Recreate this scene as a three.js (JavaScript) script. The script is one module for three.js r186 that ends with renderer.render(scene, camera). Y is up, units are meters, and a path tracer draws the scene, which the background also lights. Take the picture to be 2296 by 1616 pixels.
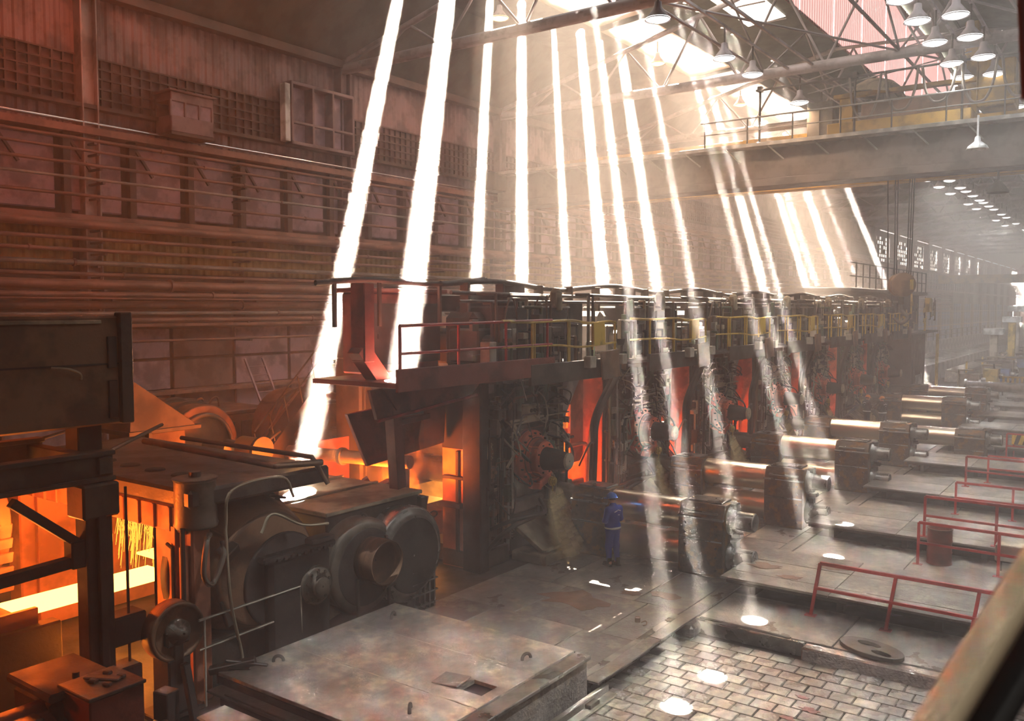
import * as THREE from 'three';
import { mergeGeometries, mergeVertices } from 'three/addons/utils/BufferGeometryUtils.js';
import { MarchingCubes } from 'three/addons/objects/MarchingCubes.js';
import { RectAreaLightUniformsLib } from 'three/addons/lights/RectAreaLightUniformsLib.js';
RectAreaLightUniformsLib.init();

// ---------------------------------------------------------------- camera, sky, sun, exposure, haze
// metres; y up; the hall runs along -z, the rolling mill stands left of the camera (negative x)
const scene = new THREE.Scene();
const camera = new THREE.PerspectiveCamera(44.61, 2296 / 1616, 0.1, 600);
camera.position.set(0, 6.4, 0);
camera.rotation.order = 'YXZ';
camera.rotation.y = THREE.MathUtils.degToRad(35.8);
camera.rotation.x = THREE.MathUtils.degToRad(-3.43);
camera.focus = 24; camera.userData.fStop = 3.2;
const renderer = new THREE.WebGLRenderer();
renderer.toneMapping = THREE.LinearToneMapping;
renderer.toneMappingExposure = 0.64;
renderer.shadowMap.enabled = true;
scene.background = new THREE.Color(1.5, 1.75, 2.1);                      // bright overcast-white sky seen through openings
scene.fog = new THREE.FogExp2(new THREE.Color(1, 0.915, 0.84), 0.0074);  // dust haze filling the hall
const SUN = new THREE.Vector3(-0.41, 0.70, -0.58).normalize();
const sun = new THREE.DirectionalLight(new THREE.Color(1, 0.93, 0.84), 13500);
sun.position.copy(SUN).multiplyScalar(150); sun.castShadow = true;
Object.assign(sun.shadow.camera, { left: -90, right: 90, top: 90, bottom: -90, near: 1, far: 400 });
sun.shadow.mapSize.set(4096, 4096);
scene.add(sun, sun.target);

// ---------------------------------------------------------------- helpers
function rng(seed) { let s = seed >>> 0; return () => { s = (s + 0x6d2b79f5) | 0; let t = Math.imul(s ^ (s >>> 15), 1 | s); t = (t + Math.imul(t ^ (t >>> 7), 61 | t)) ^ t; return ((t ^ (t >>> 14)) >>> 0) / 4294967296; }; }
const V = (x, y, z) => new THREE.Vector3(x, y, z);
const used = new Map();
function numbered(n) { const k = used.get(n) || 0; used.set(n, k + 1); return k ? n + '_' + String(k).padStart(3, '0') : n; }
function tag(o, label, category, group, kind) { if (label) o.userData.label = label; if (category) o.userData.category = category; if (group) o.userData.group = group; if (kind) o.userData.kind = kind; return o; }
function thing(name, label, category, pos = [0, 0, 0], turn = 0, group) { const g = new THREE.Group(); g.name = numbered(name); g.position.set(...pos); g.rotation.y = turn; tag(g, label, category, group); scene.add(g); return g; }
function struct(name, pos = [0, 0, 0]) { const g = new THREE.Group(); g.name = numbered(name); g.position.set(...pos); g.userData.kind = 'structure'; scene.add(g); return g; }
function chamferBox(w, h, d, c) {
  c = Math.min(c, w * 0.45, h * 0.45, d * 0.45); const pos = [];
  const X = w / 2, Y = h / 2, Z = d / 2, P = (sx, sy, sz, k) => [sx * (X - (k === 0 ? 0 : c)), sy * (Y - (k === 1 ? 0 : c)), sz * (Z - (k === 2 ? 0 : c))];
  const tri = (a, b, e, n) => { const u = [b[0] - a[0], b[1] - a[1], b[2] - a[2]], v = [e[0] - a[0], e[1] - a[1], e[2] - a[2]]; const k = (u[1] * v[2] - u[2] * v[1]) * n[0] + (u[2] * v[0] - u[0] * v[2]) * n[1] + (u[0] * v[1] - u[1] * v[0]) * n[2]; pos.push(...a, ...(k > 0 ? [...b, ...e] : [...e, ...b])); };
  const quad = (a, b, e, f, n) => { tri(a, b, e, n); tri(a, e, f, n); };
  for (const s of [-1, 1]) {
    quad(P(s, -1, -1, 0), P(s, 1, -1, 0), P(s, 1, 1, 0), P(s, -1, 1, 0), [s, 0, 0]);
    quad(P(-1, s, -1, 1), P(1, s, -1, 1), P(1, s, 1, 1), P(-1, s, 1, 1), [0, s, 0]);
    quad(P(-1, -1, s, 2), P(1, -1, s, 2), P(1, 1, s, 2), P(-1, 1, s, 2), [0, 0, s]);
    for (const t of [-1, 1]) {
      quad(P(s, t, -1, 0), P(s, t, 1, 0), P(s, t, 1, 1), P(s, t, -1, 1), [s, t, 0]);
      quad(P(s, -1, t, 0), P(s, 1, t, 0), P(s, 1, t, 2), P(s, -1, t, 2), [s, 0, t]);
      quad(P(-1, s, t, 1), P(1, s, t, 1), P(1, s, t, 2), P(-1, s, t, 2), [0, s, t]);
      for (const r of [-1, 1]) tri(P(s, t, r, 0), P(s, t, r, 1), P(s, t, r, 2), [s, t, r]);
    }
  }
  const g = new THREE.BufferGeometry(); g.setAttribute('position', new THREE.Float32BufferAttribute(pos, 3)); g.computeVertexNormals(); return g;
}
const UP = V(0, 1, 0);
function along(a, b) { const d = b.clone().sub(a), m = new THREE.Matrix4().makeRotationFromQuaternion(new THREE.Quaternion().setFromUnitVectors(UP, d.clone().normalize())); m.setPosition(a.clone().add(b).multiplyScalar(0.5)); return [m, d.length()]; }
class MB {                                                             // collects shapes, build() joins them into one named mesh
  constructor() { this.g = []; }
  add(g, m) { if (g.index) g = g.toNonIndexed(); for (const k of Object.keys(g.attributes)) if (k !== 'position' && k !== 'normal') g.deleteAttribute(k); if (m) g.applyMatrix4(m); this.g.push(g); return this; }
  box(x0, x1, y0, y1, z0, z1, c = 0.02) { const w = x1 - x0, h = y1 - y0, d = z1 - z0; return this.add(c > 0 ? chamferBox(w, h, d, c) : new THREE.BoxGeometry(w, h, d), new THREE.Matrix4().makeTranslation((x0 + x1) / 2, (y0 + y1) / 2, (z0 + z1) / 2)); }
  cbox(x, y, z, w, h, d, rx = 0, ry = 0, rz = 0, c = 0.015) { return this.add(chamferBox(w, h, d, c), new THREE.Matrix4().makeRotationFromEuler(new THREE.Euler(rx, ry, rz)).setPosition(x, y, z)); }
  cyl(a, b, r0, r1 = r0, seg = 16, open = false) { const [m, l] = along(V(...a), V(...b)); return this.add(new THREE.CylinderGeometry(r1, r0, l, seg, 1, open), m); }
  bar(a, b, w, d = w) { const [m, l] = along(V(...a), V(...b)); return this.add(chamferBox(w, l, d, 0.006), m); }
  tube(pts, r, seg = 24, rad = 7) { return this.add(new THREE.TubeGeometry(new THREE.CatmullRomCurve3(pts.map((p) => V(...p)), false, 'catmullrom', 0.5), seg, r, rad), null); }
  poly(pts, r, rad = 8) { const q = new MB(); for (let i = 0; i + 1 < pts.length; i++) { q.cyl(pts[i], pts[i + 1], r, r, rad); if (i) q.ball(pts[i], r, 8); } return this.add(mergeGeometries(q.g, false)); }
  ball(p, r, s = 10) { return this.add(new THREE.SphereGeometry(r, s, s - 2), new THREE.Matrix4().makeTranslation(...p)); }
  lathe(prof, p, dir, seg = 32) { const g = new THREE.LatheGeometry(prof.map(([r, h]) => new THREE.Vector2(Math.max(r, 0.0001), h)), seg); const m = new THREE.Matrix4().makeRotationFromQuaternion(new THREE.Quaternion().setFromUnitVectors(UP, V(...dir).normalize())); m.setPosition(...p); return this.add(g, m); }
  ext(pts, depth, m, bevel = 0.01) { const s = new THREE.Shape(pts.map(([x, y]) => new THREE.Vector2(x, y))); return this.add(new THREE.ExtrudeGeometry(s, { depth, bevelEnabled: bevel > 0, bevelSize: bevel, bevelThickness: bevel, bevelSegments: 1 }), m); }
  geo() { const g = this.g.length > 1 ? mergeGeometries(this.g, false) : this.g[0]; return boxUV(g); }
  build(name, mat, parent, kind) { const m = new THREE.Mesh(this.geo(), mat); m.name = parent === scene ? numbered(name) : name; m.castShadow = m.receiveShadow = true; if (kind) m.userData.kind = kind; parent.add(m); return m; }
}
function boxUV(g) {
  const p = g.attributes.position, n = g.attributes.normal, uv = new Float32Array(p.count * 2);
  for (let i = 0; i < p.count; i++) { const ax = Math.abs(n.getX(i)), ay = Math.abs(n.getY(i)), az = Math.abs(n.getZ(i)); let u, v; if (ax >= ay && ax >= az) { u = p.getZ(i); v = p.getY(i); } else if (ay >= az) { u = p.getX(i); v = p.getZ(i); } else { u = p.getX(i); v = p.getY(i); } uv[i * 2] = u; uv[i * 2 + 1] = v; }
  g.setAttribute('uv', new THREE.BufferAttribute(uv, 2)); return g;
}
// parts whose shapes stand apart become one mesh each
const EACH = new Set('guide_bar leg clamp work_light inspection_cover cross_beam gear_case end_carriage entry_post bracket saddle support wheel slot railing_rail rail brace stay flange roller top_pipe side_pipe beam cable_loop lifting_eye brake_lever scrap_block switch vent_slot lower_panel wall_panel blue_post girder_post runway_beam eaves_beam ledge side_beam jamb side_wall side_guard sloping_cover hoist_drum cabin_post bell_face corner_post wall_conduit looper_arm curved_rail chock_ledge lower_bracket edge_lip step_strip post railing edge_strip kerb inner_wall handrail rib end_bell channel electric_cabinet tool_slip rung slanted_arm stand top_railing under_shade_plate girder housing_crown separator screw_down support_beam'.split(' '));
function part(parent, name, mat, fn, kind) { const b = new MB(); fn(b); if (kind || b.g.length < 2 || !EACH.has(name)) return b.build(name, mat, parent, kind); return b.g.map((g) => { const o = new MB(); o.g = [g]; return o.build(name, mat, parent); })[0]; }
const piece = (name, geo, mat, parent, pos) => { const m = new THREE.Mesh(geo, mat); m.name = name; if (pos) m.position.set(...pos); m.castShadow = m.receiveShadow = true; parent.add(m); return m; };
function copy(o, pos, label, turn) { const c = o.clone(); c.name = numbered(o.name.replace(/_\d{3}$/, '')); if (pos) c.position.set(...pos); if (turn !== undefined) c.rotation.y = turn; if (label) c.userData = { ...o.userData, label }; scene.add(c); return c; }
const ORD = ['first', 'second', 'third', 'fourth', 'fifth', 'sixth', 'seventh', 'eighth', 'ninth', 'tenth', 'eleventh', 'twelfth', 'thirteenth', 'fourteenth', 'fifteenth', 'sixteenth', 'seventeenth', 'eighteenth', 'nineteenth', 'twentieth'];

// ---------------------------------------------------------------- textures and materials
const NS = 512;
function noise(seed, base, oct, sx = 1, sy = 1) {                      // tileable value noise, 0..1
  const r = rng(seed), out = new Float32Array(NS * NS); let amp = 1, sum = 0;
  for (let o = 0; o < oct; o++) {
    const nx = Math.max(1, Math.round(base * sx)) << o, ny = Math.max(1, Math.round(base * sy)) << o, grid = Float32Array.from({ length: nx * ny }, r);
    for (let y = 0; y < NS; y++) { const fy = (y / NS) * ny, y0 = Math.floor(fy), ty = fy - y0, sy2 = ty * ty * (3 - 2 * ty); for (let x = 0; x < NS; x++) { const fx = (x / NS) * nx, x0 = Math.floor(fx), tx = fx - x0, s = tx * tx * (3 - 2 * tx), x1 = (x0 + 1) % nx, y1 = (y0 + 1) % ny; const a = grid[y0 * nx + x0], b = grid[y0 * nx + x1], c = grid[y1 * nx + x0], d = grid[y1 * nx + x1]; out[y * NS + x] += amp * (a + (b - a) * s + (c - a) * sy2 + (a - b - c + d) * s * sy2); } }
    sum += amp; amp *= 0.55;
  }
  for (let i = 0; i < out.length; i++) out[i] /= sum; return out;
}
const sst = (x, a, b) => { const t = Math.min(1, Math.max(0, (x - a) / (b - a))); return t * t * (3 - 2 * t); };
function tex(size, fn) { const d = new Uint8Array(NS * NS * 4); for (let i = 0; i < NS * NS; i++) { const c = fn(i); for (let k = 0; k < 3; k++) d[i * 4 + k] = Math.max(0, Math.min(255, c[k] * 255)); d[i * 4 + 3] = 255; } const t = new THREE.DataTexture(d, NS, NS); t.wrapS = t.wrapT = THREE.RepeatWrapping; t.magFilter = THREE.LinearFilter; t.repeat.set(1 / size, 1 / size); t.needsUpdate = true; return t; }
const nA = noise(1, 4, 6), nB = noise(2, 8, 5), nC = noise(3, 24, 4), nS = noise(4, 3, 6, 8, 1), nD = noise(5, 3, 6), nE = noise(6, 6, 6);
const T = {
  grime: tex(2.3, (i) => { const v = 0.45 + 0.75 * sst(nA[i], 0.3, 0.7) * (0.7 + 0.5 * nC[i]); return [v, v * (0.97 + 0.06 * nB[i]), v * 0.95]; }),
  rust: tex(1.7, (i) => { const k = sst(nB[i], 0.48, 0.7), j = 0.45 + 0.7 * nC[i]; return [(0.30 + 0.32 * k) * j, (0.26 + 0.1 * k) * j, (0.22 - 0.1 * k) * j]; }),
  plate: tex(3.1, (i) => { const st = sst(nD[i], 0.36, 0.86), wh = sst(nE[i] * 0.7 + nC[i] * 0.3, 0.46, 0.8), br = sst(nA[i], 0.42, 0.9), f = 0.55 + 0.5 * nC[i] + 0.4 * nS[i]; return [(0.66 - 0.3 * st + 0.34 * wh - 0.08 * br) * f, (0.64 - 0.3 * st + 0.32 * wh - 0.13 * br) * f, (0.59 - 0.28 * st + 0.2 * wh - 0.17 * br) * f]; }),
  wet: tex(2.7, (i) => { const v = 0.68 + 0.42 * sst(nE[i], 0.15, 0.85) * (0.6 + 0.6 * nC[i]); return [v, v, v]; }),
  bump: tex(0.9, (i) => { const v = 0.5 * nC[i] + 0.5 * nA[i]; return [v, v, v]; }),
  streak: tex(1.3, (i) => { const v = 0.5 + 0.6 * nS[i]; return [v, v, v]; }),
};
const rep = (t, s) => { const c = t.clone(); c.repeat.set(1 / s, 1 / s); c.needsUpdate = true; return c; };
T.bump2 = rep(T.bump, 0.35);
function std(c, r = 0.7, m = 0, o = {}) { return new THREE.MeshStandardMaterial({ color: new THREE.Color().setRGB(...c), roughness: r, metalness: m, ...o }); }
const dirty = (c, r = 0.65, m = 0, o = {}) => std(c, r, m, { map: T.grime, roughnessMap: T.wet, bumpMap: T.bump, bumpScale: 0.006, ...o });
const glow = (c, k) => new THREE.MeshStandardMaterial({ color: 0x000000, emissive: new THREE.Color().setRGB(...c), emissiveIntensity: k, roughness: 1 });
const M = {
  soot: dirty([0.04, 0.033, 0.028], 0.95), dark: dirty([0.075, 0.062, 0.05], 0.6, 0.2), mid: dirty([0.14, 0.12, 0.095], 0.55, 0.2), dust: dirty([0.42, 0.36, 0.25], 0.8), pale: dirty([0.5, 0.46, 0.38], 0.75),
  green: dirty([0.09, 0.14, 0.09], 0.6), redDark: dirty([0.2, 0.045, 0.028], 0.7), redRail: dirty([0.42, 0.02, 0.015], 0.45), ring: dirty([0.78, 0.17, 0.09], 0.55), brown: dirty([0.2, 0.11, 0.06], 0.75),
  yellow: dirty([0.72, 0.5, 0.09], 0.55), crane: dirty([0.4, 0.23, 0.03], 0.6), blockTop: std([0.7, 0.69, 0.66], 0.42, 0.1, { map: T.plate, roughnessMap: T.wet, bumpMap: T.bump, bumpScale: 0.014 }), girder: dirty([0.12, 0.095, 0.085], 0.7), rustBlock: std([0.4, 0.35, 0.3], 0.6, 0.25, { map: T.rust, roughnessMap: T.wet, bumpMap: T.bump, bumpScale: 0.008 }),
  steel: dirty([0.36, 0.35, 0.33], 0.35, 0.7), roll: std([0.9, 0.83, 0.68], 0.3, 1, { bumpMap: T.streak, bumpScale: 0.0004 }),
  plate: std([0.42, 0.42, 0.41], 0.4, 0.15, { map: T.plate, roughnessMap: T.wet, bumpMap: T.bump, bumpScale: 0.012 }), plate2: std([0.29, 0.285, 0.275], 0.5, 0.15, { map: rep(T.plate, 2.2), roughnessMap: T.wet, bumpMap: T.bump, bumpScale: 0.012 }), plate3: std([0.35, 0.345, 0.33], 0.42, 0.2, { map: rep(T.plate, 4.3), roughnessMap: rep(T.wet, 1.7), bumpMap: T.bump, bumpScale: 0.012 }),
  concrete: std([0.6, 0.56, 0.54], 0.8, 0, { map: rep(T.plate, 1.9), bumpMap: T.bump, bumpScale: 0.02 }), pit: std([0.012, 0.011, 0.011], 0.9),
  wall: dirty([0.17, 0.12, 0.12], 0.8), sheet: dirty([0.24, 0.17, 0.18], 0.65), lilac: dirty([0.34, 0.25, 0.32], 0.6), pipe: dirty([0.26, 0.14, 0.11], 0.6), pipeGrey: dirty([0.36, 0.34, 0.32], 0.5), frame: dirty([0.09, 0.06, 0.05], 0.7),
  roof: dirty([0.07, 0.075, 0.065], 0.85), tubeGrey: dirty([0.42, 0.38, 0.4], 0.6), blue: dirty([0.15, 0.25, 0.5], 0.6), white: dirty([0.75, 0.78, 0.8], 0.6), rail: std([0.85, 0.85, 0.9], 0.2, 1),
  pink: new THREE.MeshPhysicalMaterial({ color: new THREE.Color().setRGB(0.75, 0.42, 0.42), roughness: 1, transmission: 0.0015, thickness: 0, side: THREE.DoubleSide }),
  hazeGlass: new THREE.MeshPhysicalMaterial({ color: new THREE.Color().setRGB(1, 0.86, 0.74), roughness: 0.02, transmission: 0.032, thickness: 0, specularIntensity: 0.3, side: THREE.DoubleSide }),
  skylight: new THREE.MeshPhysicalMaterial({ color: new THREE.Color().setRGB(0.9, 0.86, 0.82), roughness: 1, transmission: 0.006, thickness: 0, side: THREE.DoubleSide }),
  glass: new THREE.MeshPhysicalMaterial({ color: new THREE.Color().setRGB(0.75, 0.8, 0.85), roughness: 0.25, transmission: 0.85, thickness: 0 }),
  hose: std([0.03, 0.028, 0.025], 0.5), cover: dirty([0.34, 0.3, 0.26], 0.5), cable: std([0.16, 0.13, 0.1], 0.8),
  brass: std([0.9, 0.65, 0.2], 0.3, 1), orange: std([0.85, 0.3, 0.03], 0.4), hatBlue: std([0.02, 0.16, 0.62], 0.35), coverall: std([0.03, 0.055, 0.36], 0.85), coverallDark: std([0.02, 0.022, 0.03], 0.85), skin: std([0.5, 0.25, 0.16], 0.55), boot: std([0.02, 0.016, 0.013], 0.6), reflect: std([0.8, 0.8, 0.78], 0.4), whitePrint: std([0.85, 0.85, 0.9], 0.7),
  hot: glow([1, 0.42, 0.07], 9), hot2: glow([1, 0.17, 0.015], 4.2), lens: glow([1, 0.97, 0.95], 9), lensWarm: glow([1, 0.55, 0.25], 7), beacon: glow([1, 0.06, 0.01], 5), tubeLight: glow([1, 0.88, 0.8], 5),
};
const tileTones = [[0.42, 0.42, 0.41], [0.36, 0.355, 0.34], [0.5, 0.5, 0.49]].map((c, k) => std(c, 0.34, 0.1, { map: rep(T.plate, [1.1, 1.6, 2.1][k]), roughnessMap: T.wet, bumpMap: T.bump2, bumpScale: 0.005 }));
const tone3 = [M.plate, M.plate2, M.plate3];
function spot(x, y, z, c, I, ang = 1.3, to) { const l = new THREE.SpotLight(new THREE.Color().setRGB(...c), I, 0, ang, 0.35); l.position.set(x, y, z); l.target.position.set(...(to || [x, 0, z])); l.shadow.radius = 12; l.castShadow = true; scene.add(l, l.target); return l; }
function point(x, y, z, c, I, rad = 12) { const l = new THREE.PointLight(new THREE.Color().setRGB(...c), I); l.position.set(x, y, z); l.shadow.radius = rad; l.castShadow = true; scene.add(l); return l; }
function area(x, y, z, w, h, c, I, to) { const l = new THREE.RectAreaLight(new THREE.Color().setRGB(...c), I, w, h); l.position.set(x, y, z); l.lookAt(...to); scene.add(l); return l; }


M.crane2 = dirty([0.3, 0.2, 0.06], 0.75);
function corrugated(z0, z1, y0, y1, pitch, amp) {                        // sheet standing in the y-z plane with trapezoid waves
  const g = new THREE.BufferGeometry(), pos = [], prof = []; for (let z = z0; z < z1 - 1e-6; z += pitch) prof.push([0, z], [0, z + pitch * 0.3], [amp, z + pitch * 0.5], [amp, z + pitch * 0.8]); prof.push([0, z1]);
  for (let i = 0; i + 1 < prof.length; i++) { const [xa, za] = prof[i], [xb, zb] = [prof[i + 1][0], Math.min(prof[i + 1][1], z1)]; pos.push(xa, y0, za, xa, y1, za, xb, y1, zb, xa, y0, za, xb, y1, zb, xb, y0, zb); }
  g.setAttribute('position', new THREE.Float32BufferAttribute(pos, 3)); g.computeVertexNormals(); return boxUV(g);
}
M.redDark2 = dirty([0.42, 0.16, 0.09], 0.75);
M.dust2 = dirty([0.16, 0.11, 0.07], 0.85);
// ================================================================ the hall: floor, walls, roof
const Z0 = 12, Z1 = -290, XL = -30, XR = 20, BAY = 12, OPEN_Z = -124.5;
const SLAB_Y = -0.9;
// ---- floor: concrete slab, steel plates of the mill floor, tiles in the near bay
const floor = struct('floor');
part(floor, 'slab', M.concrete, (b) => b.box(XL - 0.5, XR + 0.5, SLAB_Y - 0.4, SLAB_Y, Z1, Z0, 0));
part(floor, 'bed', M.dark, (b) => { b.box(XL, -7.72, SLAB_Y, -0.05, Z1, Z0, 0); b.box(-7.72, XR, SLAB_Y, -0.05, Z1, -16.75, 0); b.box(-7.72, XR, SLAB_Y, -0.31, -16.75, Z0, 0); });
{
  const r = rng(11), shapes = new Map();
  const plate = (x0, x1, z0, z1, y, th = 0.04, c = 0.006) => {
    const g0 = 0.022, k = [x1 - x0, z1 - z0, th].map((v) => v.toFixed(2)).join(); if (!shapes.has(k)) { const g = chamferBox(x1 - x0 - g0, th, z1 - z0 - g0, c); boxUV(g); shapes.set(k, g); }
    const m = piece('plate', shapes.get(k), tone3[Math.floor(r() * 3)], floor, [(x0 + x1) / 2, y - th / 2 + 0.006 * (r() - 0.5), (z0 + z1) / 2]); m.rotation.set((r() - 0.5) * 0.006, 0, (r() - 0.5) * 0.005);
  };
  for (let z = -12.7; z > -66; ) { const d = [2.6, 3.5, 2.1, 3.1][Math.floor(r() * 4)]; let x = -12.4; const cuts = r() < 0.5 ? [-10.6, -8.55] : [-11.1, -8.9]; for (const cx of [...cuts, -7.72]) { plate(x, cx, z - d, z, 0); x = cx; } z -= d; }
  for (let z = -12.7; z > -66; z -= 2.45) plate(-7.7, -7.35, Math.max(-66, z - 2.45), z, 0.015);           // narrow cover strip along the plates
  // lower bays between the raised platforms on the right
  for (let k = 0; k < 9; k++) { const za = k === 0 ? -16.72 : -21.25 - 6.1 * (k - 1), zb = -18.75 - 6.1 * k; for (const [a, c] of [[-7.33, -4.6], [-4.6, -1.9], [-1.9, 1.4], [1.4, 5]]) plate(a, c, zb, za, k === 0 ? 0 : 0.01); }
  part(floor, 'edge_strip', M.steel, (b) => { b.box(-7.8, -7.62, -0.3, 0.02, -16.6, -8.4, 0.02); b.box(-7.3, -5.1, -0.28, -0.01, -16.72, -16.6, 0.01); });
  part(floor, 'kerb', M.concrete, (b) => { b.box(-7.62, -7.2, -0.3, -0.02, -16.9, -16.2, 0.06); b.box(-5.1, 5, -0.31, -0.03, -16.75, -16.45, 0.03); });
  // tiles, running bond, each with a bevelled edge
  const w = 0.40, d = 0.35, variants = [0, 1, 2, 3].map((v) => { const g = chamferBox(w - 0.014, 0.05, d - 0.014, 0.012); boxUV(g); const uv = g.attributes.uv; for (let i = 0; i < uv.count; i++) uv.setXY(i, uv.getX(i) + v * 0.77, uv.getY(i) + v * 1.31); return g; });
  const cells = [];
  for (let j = 0; j < 26; j++) for (let i = 0; i < 34; i++) { const x = -7.4 + (i + (j % 2) * 0.5) * w, z = -16.25 + j * d; if (x + w / 2 < 5.2) cells.push([x, z]); }
  const dir = V(-Math.sin(camera.rotation.y), 0, -Math.cos(camera.rotation.y));
  const seen = ([x, z]) => { const v = V(x, -0.26, z).sub(camera.position), f = v.dot(dir), s = v.x * Math.cos(camera.rotation.y) - v.z * Math.sin(camera.rotation.y); return f > 5 && Math.abs(s / f) < 0.6 && 6.66 / f < 0.62 && !(x < -7.1 && z > -12.7); };
  cells.sort((a, b) => (seen(b) - seen(a)) || (Math.hypot(a[0], a[1]) - Math.hypot(b[0], b[1])));
  const rest = new MB();
  cells.forEach(([x, z], k) => { const y = -0.285 + 0.007 * (r() - 0.5), g = variants[Math.floor(r() * 4)], rx = (r() - 0.5) * 0.012, rz = (r() - 0.5) * 0.012; if (k < 300) { const m = piece('tile', g, tileTones[Math.floor(r() * 3)], floor, [x, y, z]); m.rotation.set(rx, 0, rz); } else rest.add(g.clone(), new THREE.Matrix4().makeRotationFromEuler(new THREE.Euler(rx, 0, rz)).setPosition(x, y, z)); });
  rest.build('tile_field', tileTones[0], floor, 'stuff');
}
// ---- roof: pitched, with round holes that let the sun in, a monitor along the ridge
const roofLine = [[-30.4, 17.4], [-27, 20.6], [-15, 21.6]];
const roofY = (x) => { for (let i = 0; i + 1 < roofLine.length; i++) { const [a, ya] = roofLine[i], [c, yc] = roofLine[i + 1]; if (x <= c) return ya + ((x - a) / (c - a)) * (yc - ya); } return 21.6; };
const holeAt = (p) => { let s = 0; for (let k = 0; k < 400; k++) { const y = p[1] + SUN.y * s; if (y >= roofY(p[0] + SUN.x * s)) break; s += 0.1; } return [p[0] + SUN.x * s, p[2] + SUN.z * s]; };
const holes = [];
function H(x, y, z, r, e = 1) {                                          // a hole (or a slit, e times as long as wide) that lets the sun reach x, y, z
  const [hx, hz] = holeAt([x, y, z]); holes.push([hx, hz, r, e, Math.atan2(-SUN.z, SUN.x)]);                            // slits lie along the sun's bearing
}
for (const z of [-13.45, -14.95, -17.25, -21.4, -22.9, -24.4, -27.6, -29.0, -35.3]) H(-6.3, 0, z, 0.15);         // the round spots on the floor
for (const z of [-7.4, -8.9, -10.6, -12.2]) H(-6.3, 0, z, 0.075);
// slits whose shafts end on the machines: [x, y, z] where they land, half width
for (const [x, y, z, r] of [[-14.6, 3, -12.6, 0.2], [-12.06, 4.1, -12.8, 0.25], [-16.6, 7, -21.13, 0.17], [-16.6, 7, -23.57, 0.2], [-16.6, 7, -26.34, 0.14], [-16.6, 7, -28.94, 0.22], [-16.6, 7, -30.98, 0.15], [-16.6, 7, -33.42, 0.23], [-16.6, 7, -37.17, 0.07], [-16.6, 7, -43.91, 0.2], [-16.6, 7, -46.37, 0.25], [-16.6, 7, -48.81, 0.1], [-16.6, 7, -54.01, 0.22], [-16.6, 7, -56.29, 0.26], [-16.6, 7, -61.39, 0.26], [-16.6, 7, -66.54, 0.2], [-16.6, 7, -75.37, 0.24]]) H(x, y, z, r * (z < -40 ? 0.95 : 1.08), z < -40 ? 2.2 : 3.2);
const GLAZED = [[-23.6, -21.2, -29.5, -40], [-23.6, -21.2, -41, -52], [-23.6, -21.2, -53, -70]];      // added glazing, passes a little sun to brighten the haze
const ceiling = struct('ceiling');
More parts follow.
